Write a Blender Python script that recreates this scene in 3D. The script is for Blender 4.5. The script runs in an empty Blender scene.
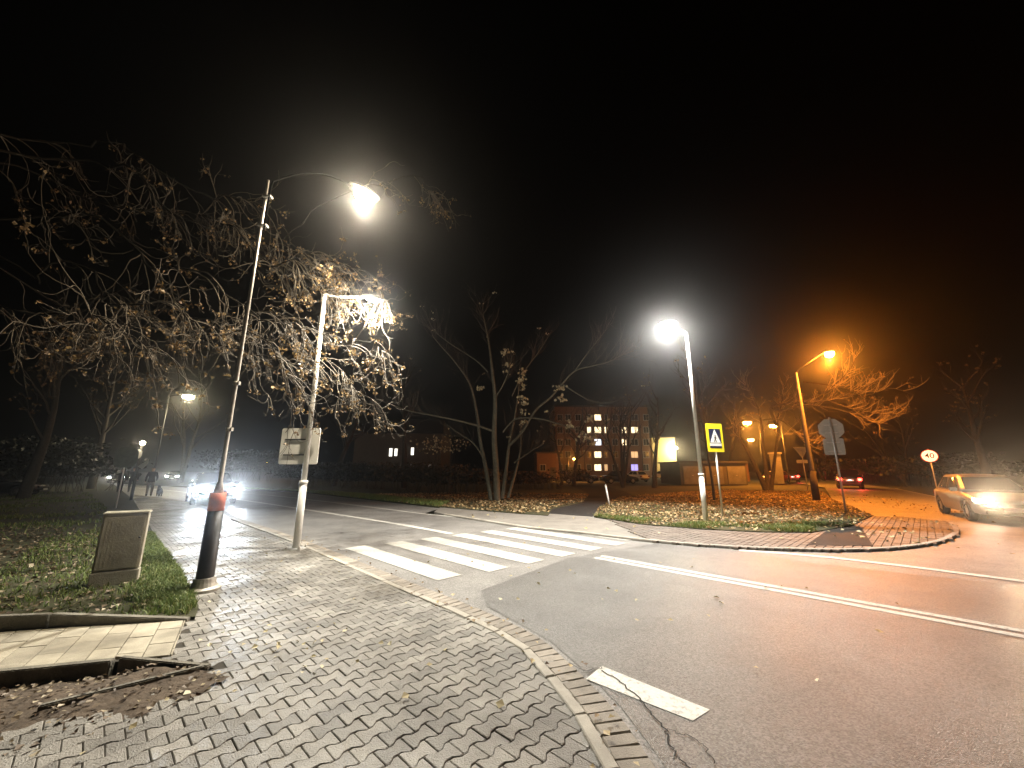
import bpy, bmesh, math, random
from mathutils import Vector, Matrix
R = random.Random(7)
sc = bpy.context.scene
COL = sc.collection
V = Vector

# ------------------------------------------------------------------ measuring
FOC, PITCH, EYE = 386.0, math.radians(12.56), 1.6
_c, _s = math.cos(PITCH), math.sin(PITCH)
def _ray(x, y):
    u = (x-512)/FOC; v = (384-y)/FOC
    return u, _c-v*_s, _s+v*_c
def g(x, y, z=0.0):
    a, b, d = _ray(x, y); t = (z-EYE)/d
    return V((a*t, b*t, z))
def at(x, y, Y):
    a, b, d = _ray(x, y); t = Y/b
    return V((a*t, Y, EYE+d*t))
def SD(s, d):                       # road coordinates: s across the road, d along it
    return ((s+d)/2, (s-d)/2)

# ------------------------------------------------------------------ helpers
class MB:
    def __init__(self): self.v = []; self.f = []; self.m = []; self.sm = []
    def add(self, vs, fs, mat=0, smooth=False):
        o = len(self.v); self.v += [tuple(p) for p in vs]
        for f in fs:
            self.f.append([i+o for i in f]); self.m.append(mat); self.sm.append(smooth)
        return self
    def box(self, c, size, rz=0.0, mat=0, rot=None):
        hx, hy, hz = size[0]/2, size[1]/2, size[2]/2
        M = rot if rot is not None else Matrix.Rotation(rz, 3, 'Z')
        vs = [V(c)+M@V((sx*hx, sy*hy, sz*hz)) for sz in (-1,1) for sx,sy in ((-1,-1),(1,-1),(1,1),(-1,1))]
        return self.add(vs, [(3,2,1,0),(4,5,6,7),(0,1,5,4),(1,2,6,5),(2,3,7,6),(3,0,4,7)], mat)
    def tube(self, pts, rad, n=6, mat=0, cap=True, smooth=True):
        pts = [V(p) for p in pts]
        k = len(pts)
        if not isinstance(rad, (list, tuple)): rad = [rad]*k
        vs = []; ref = None
        for i, p in enumerate(pts):
            t = (pts[min(i+1,k-1)]-pts[max(i-1,0)])
            if t.length < 1e-9: t = V((0,0,1))
            t.normalize()
            if ref is None:
                ref = V((0,0,1)) if abs(t.z) < .9 else V((1,0,0))
                ref = (ref - t*ref.dot(t)).normalized()
            else:
                r2 = ref - t*ref.dot(t)
                ref = r2.normalized() if r2.length > 1e-6 else t.orthogonal().normalized()
            b = t.cross(ref)
            for j in range(n):
                a = 2*math.pi*j/n
                vs.append(p+(ref*math.cos(a)+b*math.sin(a))*rad[i])
        fs = []
        for i in range(k-1):
            for j in range(n):
                a = i*n+j; b2 = i*n+(j+1)%n
                fs.append((a, b2, b2+n, a+n))
        if cap:
            fs.append(tuple(range(n-1,-1,-1))); fs.append(tuple(range((k-1)*n, k*n)))
        return self.add(vs, fs, mat, smooth)
    def lathe(self, c, prof, n=20, mat=0):      # prof: (r, z)
        vs = []; fs = []
        for r, z in prof:
            for j in range(n):
                a = 2*math.pi*j/n; vs.append((c[0]+r*math.cos(a), c[1]+r*math.sin(a), c[2]+z))
        for i in range(len(prof)-1):
            for j in range(n):
                a = i*n+j; b = i*n+(j+1)%n; fs.append((a,b,b+n,a+n))
        fs.append(tuple(range(n-1,-1,-1))); fs.append(tuple(range((len(prof)-1)*n, len(prof)*n)))
        return self.add(vs, fs, mat, False)
    def prism(self, poly, z0, z1, mat=0, sides=True):
        n = len(poly)
        vs = [(p[0],p[1],z1) for p in poly]+[(p[0],p[1],z0) for p in poly]
        fs = [tuple(range(n))]
        if sides: fs += [(i, i+n, (i+1)%n+n, (i+1)%n) for i in range(n)]
        return self.add(vs, fs, mat)
    def strip(self, pts, w, z, mat=0):
        L = []; Rr = []
        for i, p in enumerate(pts):
            a = V(pts[max(i-1,0)][:2]); b = V(pts[min(i+1,len(pts)-1)][:2])
            t = (b-a).normalized(); nn = V((-t.y, t.x))
            q = V(p[:2]); L.append(q+nn*w/2); Rr.append(q-nn*w/2)
        n = len(pts)
        vs = [(q.x,q.y,z) for q in Rr]+[(q.x,q.y,z) for q in L]
        return self.add(vs, [(i,i+1,n+i+1,n+i) for i in range(n-1)], mat)
    def leaf(self, p, size, nrm=None, up=.4):
        d = V((R.gauss(0,1), R.gauss(0,1), R.gauss(0,up))).normalized()
        n = V((R.gauss(0,1), R.gauss(0,1), R.gauss(0,1))) if nrm is None else V(nrm)+V((R.gauss(0,.35),R.gauss(0,.35),0))
        s = d.cross(n)
        if s.length < 1e-4: return
        s.normalize(); n = s.cross(d).normalized()
        w = size*R.uniform(.32,.5); l = size; k = size*R.uniform(.05,.25)
        p = V(p)
        return self.add([p-d*l*.5, p-d*l*.05+s*w+n*k, p+d*l*.5, p-d*l*.05-s*w+n*k], [(0,1,2),(0,2,3)])
    def build(self, name, mats, parent=None, world=False):
        me = bpy.data.meshes.new(name)
        me.from_pydata(self.v, [], self.f)
        if not isinstance(mats, (list, tuple)): mats = [mats]
        for m in mats: me.materials.append(m)
        me.polygons.foreach_set('material_index', self.m)
        me.polygons.foreach_set('use_smooth', self.sm)
        me.update()
        o = bpy.data.objects.new(name, me); COL.objects.link(o)
        if parent is not None:
            o.parent = parent
            if world: o.matrix_parent_inverse = parent.matrix_basis.inverted()
        return o

def bevel(o, w=.01, seg=2):
    bm = bmesh.new(); bm.from_mesh(o.data)
    bmesh.ops.remove_doubles(bm, verts=bm.verts, dist=1e-5)
    ed = [e for e in bm.edges if len(e.link_faces) == 2 and e.calc_face_angle(0) > .5]
    bmesh.ops.bevel(bm, geom=ed, offset=w, segments=seg, affect='EDGES', clamp_overlap=True)
    bm.to_mesh(o.data); bm.free(); return o
def empty(name, loc, rz=0.0):
    o = bpy.data.objects.new(name, None); COL.objects.link(o)
    o.location = loc; o.rotation_euler = (0,0,rz); o.empty_display_size = .2
    return o
def tag(o, label=None, cat=None, group=None, kind=None):
    if label: o['label'] = label
    if cat: o['category'] = cat
    if group: o['group'] = group
    if kind: o['kind'] = kind
    return o
def copy_tree(o, parent=None):
    c = o.copy(); COL.objects.link(c)
    if parent is not None: c.parent = parent
    for ch in list(o.children): copy_tree(ch, c)
    return c
def inside(p, poly):
    x, y = p[0], p[1]; r = False; n = len(poly); j = n-1
    for i in range(n):
        xi, yi = poly[i][0], poly[i][1]; xj, yj = poly[j][0], poly[j][1]
        if (yi > y) != (yj > y) and x < (xj-xi)*(y-yi)/(yj-yi)+xi: r = not r
        j = i
    return r
def bbox(poly): return min(p[0] for p in poly), min(p[1] for p in poly), max(p[0] for p in poly), max(p[1] for p in poly)
def smooth_line(pts, n=6):
    P = [V((p[0],p[1])) for p in pts]; out = []
    for i in range(len(P)-1):
        p0 = P[max(i-1,0)]; p1 = P[i]; p2 = P[i+1]; p3 = P[min(i+2,len(P)-1)]
        for k in range(n):
            t = k/n
            out.append(.5*((2*p1)+(p2-p0)*t+(2*p0-5*p1+4*p2-p3)*t*t+(3*p1-p0-3*p2+p3)*t**3))
    out.append(P[-1]); return [(q.x,q.y) for q in out]
def offset_line(pts, d):
    out = []
    for i, p in enumerate(pts):
        a = V(pts[max(i-1,0)][:2]); b = V(pts[min(i+1,len(pts)-1)][:2])
        t = (b-a).normalized(); out.append((p[0]-t.y*d, p[1]+t.x*d))
    return out

# ------------------------------------------------------------------ materials
def mat(name, col, rough=.7, metal=0.0, vary=.25, scale=6.0, bump=.0, bscale=40.0, island=0.0, spec=.5, col2=None, detail=6, coord='Object', rvar=0.0):
    m = bpy.data.materials.new(name); m.use_nodes = True
    nt = m.node_tree; N = nt.nodes; L = nt.links
    b = N['Principled BSDF']; b.inputs['Roughness'].default_value = rough; b.inputs['Metallic'].default_value = metal
    b.inputs['Specular IOR Level'].default_value = spec
    tc = N.new('ShaderNodeTexCoord')
    nz = N.new('ShaderNodeTexNoise'); nz.inputs['Scale'].default_value = scale; nz.inputs['Detail'].default_value = detail
    nz.inputs['Roughness'].default_value = .65
    L.new(tc.outputs[coord], nz.inputs['Vector'])
    rp = N.new('ShaderNodeValToRGB'); rp.color_ramp.elements[0].position = .3; rp.color_ramp.elements[1].position = .72
    lo = tuple(max(0,c*(1-vary)) for c in col) if col2 is None else col2
    hi = tuple(min(1,c*(1+vary)) for c in col) if col2 is None else col
    rp.color_ramp.elements[0].color = (*lo,1); rp.color_ramp.elements[1].color = (*hi,1)
    L.new(nz.outputs['Fac'], rp.inputs['Fac'])
    out = rp.outputs['Color']
    if island > 0:
        ge = N.new('ShaderNodeNewGeometry'); mr = N.new('ShaderNodeMapRange')
        mr.inputs['To Min'].default_value = 1-island; mr.inputs['To Max'].default_value = 1+island
        L.new(ge.outputs['Random Per Island'], mr.inputs['Value'])
        mx = N.new('ShaderNodeVectorMath'); mx.operation = 'SCALE'
        L.new(out, mx.inputs[0]); L.new(mr.outputs['Result'], mx.inputs['Scale']); out = mx.outputs['Vector']
    L.new(out, b.inputs['Base Color'])
    if rvar > 0:
        mr2 = N.new('ShaderNodeMapRange'); mr2.inputs['From Min'].default_value = .3; mr2.inputs['From Max'].default_value = .7
        mr2.inputs['To Min'].default_value = max(.05,rough-rvar); mr2.inputs['To Max'].default_value = min(1,rough+rvar)
        n3 = N.new('ShaderNodeTexNoise'); n3.inputs['Scale'].default_value = .9; n3.inputs['Detail'].default_value = 5
        L.new(tc.outputs[coord], n3.inputs['Vector']); L.new(n3.outputs['Fac'], mr2.inputs['Value']); L.new(mr2.outputs['Result'], b.inputs['Roughness'])
    if bump > 0:
        n2 = N.new('ShaderNodeTexNoise'); n2.inputs['Scale'].default_value = bscale; n2.inputs['Detail'].default_value = 5
        L.new(tc.outputs[coord], n2.inputs['Vector'])
        bp = N.new('ShaderNodeBump'); bp.inputs['Strength'].default_value = bump; bp.inputs['Distance'].default_value = .02
        L.new(n2.outputs['Fac'], bp.inputs['Height']); L.new(bp.outputs['Normal'], b.inputs['Normal'])
    return m
def emit(name, col, st):
    m = bpy.data.materials.new(name); m.use_nodes = True
    b = m.node_tree.nodes['Principled BSDF']
    b.inputs['Base Color'].default_value = (*col,1); b.inputs['Emission Color'].default_value = (*col,1)
    b.inputs['Emission Strength'].default_value = st
    return m

M = {}
def asphalt(name, c, rough, rvar):
    m = mat(name, (c,c*.97,c*.92), rough=rough, vary=.22, scale=1.1, bump=.55, bscale=150, rvar=rvar, spec=.5)
    nt = m.node_tree; N = nt.nodes; L = nt.links; b = N['Principled BSDF']
    src = b.inputs['Base Color'].links[0].from_socket
    tc = [n for n in N if n.type == 'TEX_COORD'][0]
    vo = N.new('ShaderNodeTexVoronoi'); vo.inputs['Scale'].default_value = 95
    L.new(tc.outputs['Object'], vo.inputs['Vector'])
    rp = N.new('ShaderNodeMapRange'); rp.inputs['From Min'].default_value = 0; rp.inputs['From Max'].default_value = 1
    rp.inputs['To Min'].default_value = .55; rp.inputs['To Max'].default_value = 1.5
    sp = N.new('ShaderNodeSeparateColor'); L.new(vo.outputs['Color'], sp.inputs['Color']); L.new(sp.outputs['Red'], rp.inputs['Value'])
    mx = N.new('ShaderNodeVectorMath'); mx.operation = 'SCALE'
    L.new(src, mx.inputs[0]); L.new(rp.outputs['Result'], mx.inputs['Scale']); L.new(mx.outputs['Vector'], b.inputs['Base Color'])
    return m
M['asphalt'] = asphalt('asphalt', .20, .48, .05)
M['asphalt_dark'] = asphalt('newer_asphalt', .135, .37, .05)
M['asphalt_patch'] = asphalt('patch_asphalt', .028, .8, .05); M['asphalt_patch'].node_tree.nodes['Principled BSDF'].inputs['Specular IOR Level'].default_value = .2
def paint(name, c=.62):
    m = mat(name, (c,c*.985,c*.91), rough=.6, vary=.08, scale=9, bump=.3, bscale=130)
    nt = m.node_tree; N = nt.nodes; L = nt.links; b = N['Principled BSDF']
    src = b.inputs['Base Color'].links[0].from_socket
    tc = [n for n in N if n.type == 'TEX_COORD'][0]
    n1 = N.new('ShaderNodeTexNoise'); n1.inputs['Scale'].default_value = 22; n1.inputs['Detail'].default_value = 8; n1.inputs['Roughness'].default_value = .75
    L.new(tc.outputs['Object'], n1.inputs['Vector'])
    r = N.new('ShaderNodeMapRange'); r.inputs['From Min'].default_value = .32; r.inputs['From Max'].default_value = .50; L.new(n1.outputs['Fac'], r.inputs['Value'])
    mx = N.new('ShaderNodeMix'); mx.data_type = 'RGBA'
    mx.inputs[6].default_value = (.22,.21,.19,1); L.new(src, mx.inputs[7]); L.new(r.outputs['Result'], mx.inputs[0])
    L.new(mx.outputs[2], b.inputs['Base Color']); return m
M['paint'] = paint('worn_white_paint', .62); M['zebra'] = paint('trodden_white_paint', .47)
M['crack'] = mat('crack_tar', (.012,.012,.011), rough=.9)
M['paver'] = mat('grey_paver', (.29,.279,.25), rough=.52, scale=1.5, bump=.55, bscale=95, island=.26, rvar=.2, col2=(.105,.097,.083), detail=9)
M['brick'] = mat('kerb_brick', (.25,.225,.19), rough=.75, vary=.3, scale=3, bump=.4, bscale=110, island=.2)
M['edging'] = mat('edging_concrete', (.34,.32,.28), rough=.8, vary=.22, scale=5, bump=.4, bscale=120, island=.1)
M['slab'] = mat('pale_slab', (.34,.31,.24), rough=.85, vary=.38, scale=2.6, bump=.35, bscale=90, island=.13)
M['oldkerb'] = mat('old_kerb_concrete', (.16,.15,.12), rough=.9, vary=.4, scale=5, bump=.6, bscale=60)
M['farbrick'] = mat('far_pavement_brick', (.13,.112,.095), rough=.7, vary=.25, scale=2, bump=.3, bscale=90, island=.16)
M['concrete'] = mat('grey_concrete', (.19,.18,.16), rough=.8, vary=.25, scale=1.6, bump=.4, bscale=90)
M['joint'] = mat('joint_dirt', (.035,.03,.022), rough=1, vary=.4, scale=8)
M['soil'] = mat('lawn_soil', (.05,.042,.02), rough=1, vary=.5, scale=2.5, bump=1, bscale=18, col2=(.03,.04,.012))
M['dirt'] = mat('bare_dirt', (.085,.064,.045), rough=1, vary=.45, scale=5, bump=1, bscale=22)
M['ground'] = mat('far_ground', (.035,.036,.018), rough=1, vary=.5, scale=.6, bump=.6, bscale=8)
def leafmat(name, c1, c2, c3, trans=.25):
    m = bpy.data.materials.new(name); m.use_nodes = True; nt = m.node_tree; N = nt.nodes; L = nt.links
    b = N['Principled BSDF']; b.inputs['Roughness'].default_value = .6
    ge = N.new('ShaderNodeNewGeometry'); rp = N.new('ShaderNodeValToRGB')
    rp.color_ramp.elements[0].color = (*c1,1); rp.color_ramp.elements[1].color = (*c3,1)
    e = rp.color_ramp.elements.new(.5); e.color = (*c2,1)
    L.new(ge.outputs['Random Per Island'], rp.inputs['Fac']); L.new(rp.outputs['Color'], b.inputs['Base Color'])
    tr = N.new('ShaderNodeBsdfTranslucent'); L.new(rp.outputs['Color'], tr.inputs['Color'])
    mx = N.new('ShaderNodeMixShader'); mx.inputs[0].default_value = trans
    L.new(b.outputs[0], mx.inputs[1]); L.new(tr.outputs[0], mx.inputs[2]); L.new(mx.outputs[0], N['Material Output'].inputs['Surface'])
    return m
M['dryleaf'] = leafmat('dry_hanging_leaf', (.08,.045,.02), (.16,.10,.04), (.27,.19,.08))
M['litter'] = leafmat('fallen_leaf', (.08,.042,.018), (.25,.165,.07), (.50,.40,.22), .1)
M['mulch'] = leafmat('rotting_leaf', (.05,.032,.018), (.13,.09,.05), (.34,.29,.19), .05)
M['litter_pale'] = leafmat('pale_fallen_leaf', (.30,.24,.12), (.42,.36,.2), (.55,.5,.34), .1)
M['grass'] = leafmat('grass_blade', (.07,.11,.02), (.12,.18,.04), (.22,.23,.08), .3)
M['greenleaf'] = leafmat('dark_green_leaf', (.006,.01,.004), (.011,.016,.006), (.02,.022,.01), .15)
M['hedgeleaf'] = leafmat('autumn_hedge_leaf', (.03,.02,.008), (.055,.035,.014), (.09,.06,.025), .15)
M['paleleaf'] = leafmat('pale_shrub_leaf', (.36,.29,.16), (.5,.43,.27), (.6,.54,.38), .2)
M['bark'] = mat('grey_bark', (.115,.105,.075), rough=.95, vary=.4, scale=9, bump=.9, bscale=30)
M['bark2'] = mat('dark_bark', (.05,.042,.03), rough=.95, vary=.4, scale=9, bump=.9, bscale=30)
M['paletwig'] = mat('pale_twig_bark', (.32,.27,.2), rough=.85, vary=.3, scale=20)
M['limb'] = mat('dark_limb_bark', (.02,.017,.013), rough=1, vary=.4, scale=9, spec=.1)
M['twig'] = mat('twig_bark', (.085,.07,.05), rough=.85, vary=.3, scale=20)
M['galv'] = mat('galvanised_steel', (.55,.55,.53), rough=.45, metal=.55, vary=.15, scale=14, bump=.08, bscale=60)
M['whitepole'] = mat('white_painted_steel', (.72,.71,.66), rough=.5, vary=.1, scale=12)
M['oldpole'] = mat('weathered_pole_steel', (.42,.40,.35), rough=.6, metal=.3, vary=.35, scale=10, bump=.2, bscale=50)
M['blackpole'] = mat('black_rubberised_sleeve', (.012,.012,.012), rough=.55, vary=.3, scale=20, bump=.15, bscale=60)
M['orange'] = mat('orange_band', (.42,.085,.03), rough=.5, vary=.2, scale=20)
M['signback'] = mat('sign_back_aluminium', (.40,.41,.38), rough=.55, metal=.25, vary=.12, scale=7)
M['signwhite'] = mat('sign_back_white', (.8,.8,.75), rough=.6, vary=.06, scale=6)
M['yellow'] = mat('sign_yellow', (.86,.72,.02), rough=.4, vary=.04, scale=4)
M['blue'] = mat('sign_blue', (.008,.014,.05), rough=.4, vary=.05)
M['white'] = mat('sign_white', (.8,.8,.76), rough=.4, vary=.03)
M['black'] = mat('sign_black', (.008,.008,.008), rough=.5, vary=.1)
M['matte'] = mat('matte_black_steel', (.006,.006,.006), rough=1, spec=.05)
M['red'] = mat('sign_red', (.45,.015,.012), rough=.4, vary=.05)
M['cabinet'] = mat('cabinet_grey', (.36,.33,.25), rough=.7, vary=.28, scale=4, bump=.15, bscale=50)
M['plinth'] = mat('cabinet_plinth', (.33,.31,.24), rough=.85, vary=.25, scale=7, bump=.4, bscale=70)
M['housing'] = mat('lamp_housing', (.16,.16,.16), rough=.5, metal=.4, vary=.1)
M['darkhouse'] = mat('dark_lamp_housing', (.03,.03,.03), rough=.5, metal=.2, vary=.1)
M['led'] = emit('led_lens', (1,.97,.92), 45)
M['warm'] = emit('warm_lens', (1,.84,.54), 130)
M['sodium'] = emit('sodium_lens', (1,.38,.05), 220)
M['woodpole'] = mat('concrete_pole', (.10,.09,.075), rough=.85, vary=.25, scale=8, bump=.2, bscale=40)

# ------------------------------------------------------------------ world, camera
w = bpy.data.worlds.new('World'); sc.world = w; w.use_nodes = True
nt = w.node_tree
sky = nt.nodes.new('ShaderNodeTexSky'); sky.sky_type = 'NISHITA'; sky.sun_disc = False
sky.sun_elevation = math.radians(-7); sky.sun_rotation = math.radians(200)
nt.links.new(sky.outputs[0], nt.nodes['Background'].inputs['Color'])
nt.nodes['Background'].inputs['Strength'].default_value = .004
cam = bpy.data.cameras.new('camera'); co = bpy.data.objects.new('camera', cam); COL.objects.link(co)
cam.sensor_width = 36; cam.lens = 36*FOC/1024; cam.clip_start = .05; cam.clip_end = 2000
co.location = (0,0,EYE); co.rotation_euler = (math.pi/2+PITCH, 0, 0)
sc.camera = co
sc.view_settings.view_transform = 'Standard'; sc.view_settings.look = 'None'
sc.view_settings.gamma = 1; sc.view_settings.exposure = 0
sc.cycles.use_denoising = True
sc.cycles.max_bounces = 5; sc.cycles.diffuse_bounces = 3; sc.cycles.glossy_bounces = 3
sc.cycles.caustics_reflective = False; sc.cycles.caustics_refractive = False
sc.cycles.sample_clamp_indirect = 4

def lamp(name, loc, col, power, radius=.08, parent=None, spot=None, aim=None, blend=.6):
    d = bpy.data.lights.new(name, 'SPOT' if spot else 'POINT')
    d.color = col; d.energy = power; d.shadow_soft_size = radius
    if spot: d.spot_size = math.radians(spot); d.spot_blend = blend
    o = bpy.data.objects.new(name, d); COL.objects.link(o); o.location = loc
    if aim is not None: o.rotation_euler = V(aim).to_track_quat('-Z','Y').to_euler()
    if parent is not None: o.parent = parent
    return o

# ------------------------------------------------------------------ setting: ground and road
near_kerb = smooth_line([(-70,56),(-44,39.5),(-26,27.3),(-14.38,18.9),(-9.0,13.55),(-5.0,9.72),(-2.62,7.30),(-1.29,5.92),(-.5,5.12),(0,4.56),(.31,4.12),(.57,3.47),(.69,3.08),(.78,2.6),(.84,1.8),(.86,.5),(.86,-6)], 4)
ez = .05
far_kerb = smooth_line([g(x,y,.03)[:2] for x,y in [(447,515),(465,518),(500,523.5),(530,528),(576,532.5),(640,540),(700,545.5),(780,549.5),(855,550.5),(905,548),(940,542.5),(955,536.5),(960,530.5),(953,522.5)]], 3)
far_grass = [g(x,y,.05)[:2] for x,y in [(300,491.5),(340,496),(400,502.5),(440,507),(520,513.5),(570,516)]]
MB().box((0,60,-.14),(700,500,.02)).build('ground', M['ground'])['kind'] = 'structure'
road_poly = near_kerb + [(60,-60),(70,-45)] + [SD(13.9,70),SD(13.9,20)] + [(20.5,17.0),(23,20.7),(27,26),(34,35.5),(50,62),(62,85),(56,88),(44,65),(29,37),(17.7,22.2),(12.6,13.9)] + far_kerb[::-1] + [(-3.3,15.2)] + [far_grass[3],far_grass[2],far_grass[1],far_grass[0],(-26,34.5),(-44,46),(-70,62)]
rb = MB(); rb.prism(road_poly, -.05, 0, sides=False)
ro = rb.build('road', M['asphalt']); ro['kind'] = 'structure'
def tri(o):
    bm = bmesh.new(); bm.from_mesh(o.data); bmesh.ops.triangulate(bm, faces=bm.faces); 
    for f in bm.faces:
        if f.normal.z < 0: pass
    bm.to_mesh(o.data); bm.free(); return o
tri(ro)
# newer asphalt right of the seam
seam = [(-.42,5.72),(.1,6.45),(1.05,7.72),(1.9,8.3),(3.0,9.05),(3.75,9.42)]
newp = seam + [SD(12.6,-2.0),SD(13.2,2),SD(14.6,6),SD(13.6,40)] + [SD(2,40),(.95,.5),(.9,1.8),(.84,2.6),(.75,3.1),(.62,3.5),(.36,4.15),(.05,4.6),(-.3,5.1)]
tri(tag(MB().prism(newp, 0, .004, sides=False).build('newer_road_surface', M['asphalt_dark']), kind='structure'))

mk = MB()
zp = .008
for k in range(6):                       # zebra
    s0 = 5.42+1.205*k; hw = .31; d0, d1 = -12.1+.12*k, -7.15+(.1*k)
    if k == 0: d1 = -7.3
    mk.add([(*SD(s0-hw,d0),zp),(*SD(s0-hw,d1),zp),(*SD(s0+hw,d1),zp),(*SD(s0+hw,d0),zp)], [(0,1,2,3)])
mk.add([(*SD(12.15,-11.4),zp),(*SD(12.15,-6.9),zp),(*SD(12.55,-6.6),zp),(*SD(12.5,-11.2),zp)], [(0,1,2,3)])
tag(mk.build('crosswalk_stripes', M['zebra']), kind='structure')
cl = smooth_line([(-1.55,10.5),(-3.77,12.58),(-7.49,15.79),(-12.37,19.95),(-18.2,24.7),(-28,32.3),(-46,44)], 5)
lm = MB(); lm.strip(cl, .17, zp)
for off in (-.105, .105):
    lm.strip(offset_line([(1.62,7.80),(2.6,6.83),(3.72,5.72),(5.1,4.30),(8,1.3),(14,-5)], off), .115, zp)
fl = smooth_line([(-1.9,14.05),(-3.35,15.15),(-4.95,16.6),(-7.4,18.8),(-10.2,21.3),(-16,26.2),(-24,32)], 4)
lm.strip(fl, .13, zp)
lm.strip([(4.62,8.40),(5.3,8.12),(6.0,7.72),(6.75,7.02),(7.5,6.18),(10,3.6),(16,-2.5)], .17, zp)
lm.add([(g(602,667)[0],g(602,667)[1],zp),(g(586,680)[0],g(586,680)[1],zp),(g(693,722)[0],g(693,722)[1],zp),(g(710,711)[0],g(710,711)[1],zp)], [(0,1,2,3)])
lm.strip([(13.7,10.9),(15.5,9.8),(18,8.3)], .15, zp)
lm.strip([(23.15,20.6),(26.9,25.9),(33.9,35.3)], .14, zp)
tag(lm.build('lane_markings', M['paint']), kind='structure')
ck = MB()
def crack(pts, w0):
    L = []
    for i in range(len(pts)-1):
        a = V((*pts[i],0)); b = V((*pts[i+1],0))
        for k in range(6):
            q = a.lerp(b, k/6); L.append((q.x+R.gauss(0,.008), q.y+R.gauss(0,.008)))
    L.append(pts[-1]); ck.strip(L, w0, .0115)
crack([g(x,y)[:2] for x,y in [(602,672),(622,684),(640,700),(652,716),(667,731),(667,742),(676,756),(692,775)]], .011)
crack([g(x,y)[:2] for x,y in [(667,731),(690,738),(705,748),(714,766)]], .006)
crack([g(x,y)[:2] for x,y in [(568,664),(585,673),(602,668)]], .008)
tag(ck.build('road_crack', M['crack']), kind='structure')

# ------------------------------------------------------------------ near pavement
side_poly = [(-40,39.2),(-30,28.6)] + [(-20.6,21.8),(-9.1,10.3),(-5.3,6.5),(-3.72,4.95),(-3.45,4.5),(-2.95,3.75),(-2.45,3.62),(-2.62,3.3),(-3.05,2.82),(-3.6,2.45),(-6,1.6),(-6,-3),(.55,-3)] + [p for p in offset_line(near_kerb,-.16)[::-1] if p[1] > -3][0:]
sj = MB().prism(side_poly, -.05, .004, sides=False).build('pavement_bed', M['joint']); tri(sj)['kind'] = 'structure'
UX, UY = V((.688,.726)), V((-.726,.688))
pv = MB()
LB, PB, AMP = .177, .1222, .0146
def wave(u):                                   # trapezoid wave of period LB: +1 at the block ends, -1 at the waist
    t = abs(((u/LB) % 1.0)-.5)*2               # 1 at u=0, 0 at u=LB/2
    t = min(1, max(0, (t-.28)/.44)); return 1-2*t   # -1 at u=0
def bone(cu, cv, par, zt):
    g0 = .0035; xs = [-.5,-.36,-.14,.14,.36,.5]
    top = []; 
    for x in xs:
        u = x*LB*(1-.026); sgn = 1-2*min(1,max(0,((1-abs(x)*2)-.28)/.44))
        top.append((cu+u, cv+PB/2+AMP*sgn-g0))
    bot = [(cu+x*LB*(1-.026), cv-PB/2-AMP*(1-2*min(1,max(0,((1-abs(x)*2)-.28)/.44)))+g0) for x in xs[::-1]]
    return top+bot
def ok_paver(p): return inside(p, side_poly)
org = V((-.5,3.2)); nb = 0
ring_cache = None
for jv in range(-70, 300):
    for ju in range(-46, 36):
        cu = (ju + (.5 if jv % 2 else 0))*LB; cv = jv*PB
        c = org+UX*cu+UY*cv
        if not ok_paver(c): continue
        far = c.length > 15
        zt = .012+R.gauss(0,.0014)+.004*math.sin(c.x*1.9)*math.sin(c.y*1.3)
        tx, ty = R.gauss(0,.011), R.gauss(0,.011)
        ol = bone(cu, cv, 0, zt)
        vs = []; n = len(ol)
        for (u,v) in ol:
            q = org+UX*u+UY*v; vs.append((q.x,q.y,.0))
        for (u,v) in ol:
            q = org+UX*u+UY*v; vs.append((q.x,q.y,zt-.004+(u-cu)*tx+(v-cv)*ty))
        for (u,v) in ol:
            k = .005; q = org+UX*(cu+(u-cu)*(1-k/.1))+UY*(cv+(v-cv)*(1-k/.065)); vs.append((q.x,q.y,zt+(u-cu)*tx+(v-cv)*ty))
        fs = [tuple(range(3*n-1,2*n-1,-1))]
        for k in range(n):
            k2 = (k+1)%n
            fs.append((k2,k,n+k,n+k2)); fs.append((n+k2,n+k,2*n+k,2*n+k2))
        pv.add(vs, fs)
tag(pv.build('pavement', M['paver']), kind='structure')

# brick gutter row and concrete edging along the near kerb
def along(line, step, gap=0):
    out = []; acc = 0.0; P = [V((*p[:2],0)) for p in line]; nxt = 0.0
    for i in range(len(P)-1):
        seg = (P[i+1]-P[i]); l = seg.length
        while nxt <= acc+l:
            out.append((P[i]+seg*((nxt-acc)/l), seg.normalized())); nxt += step
        acc += l
    return out
br = MB()
kline = [p for p in near_kerb if p[1] < 30]
for p, t in along(offset_line(kline, -.105), .108):
    if p.y < -2: continue
    br.box((p.x,p.y,-.011+R.gauss(0,.0015)), (.1015,.2,.05), math.atan2(t.y,t.x)+R.gauss(0,.02))
bo = br.build('brick_gutter', M['brick']); tag(bo, kind='structure'); bevel(bo, .006, 1)
ed = MB()
for p, t in along(offset_line(kline, -.26), 1.0):
    if p.y < -2: continue
    # each edging slab bends with the curve: two short straight pieces
    a = p; 
    ed.box((p.x,p.y,.0+R.gauss(0,.003)), (.985,.085,.05), math.atan2(t.y,t.x)+R.gauss(0,.006)) if p.y > 6.4 else None
for p, t in along([q for q in offset_line(kline, -.26) if q[1] <= 6.6], .5):
    if p.y < -2: continue
    ed.box((p.x,p.y,.0+R.gauss(0,.003)), (.488,.085,.05), math.atan2(t.y,t.x)+R.gauss(0,.006))
eo = ed.build('kerb', M['edging']); tag(eo, kind='structure'); bevel(eo, .007, 1)

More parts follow.
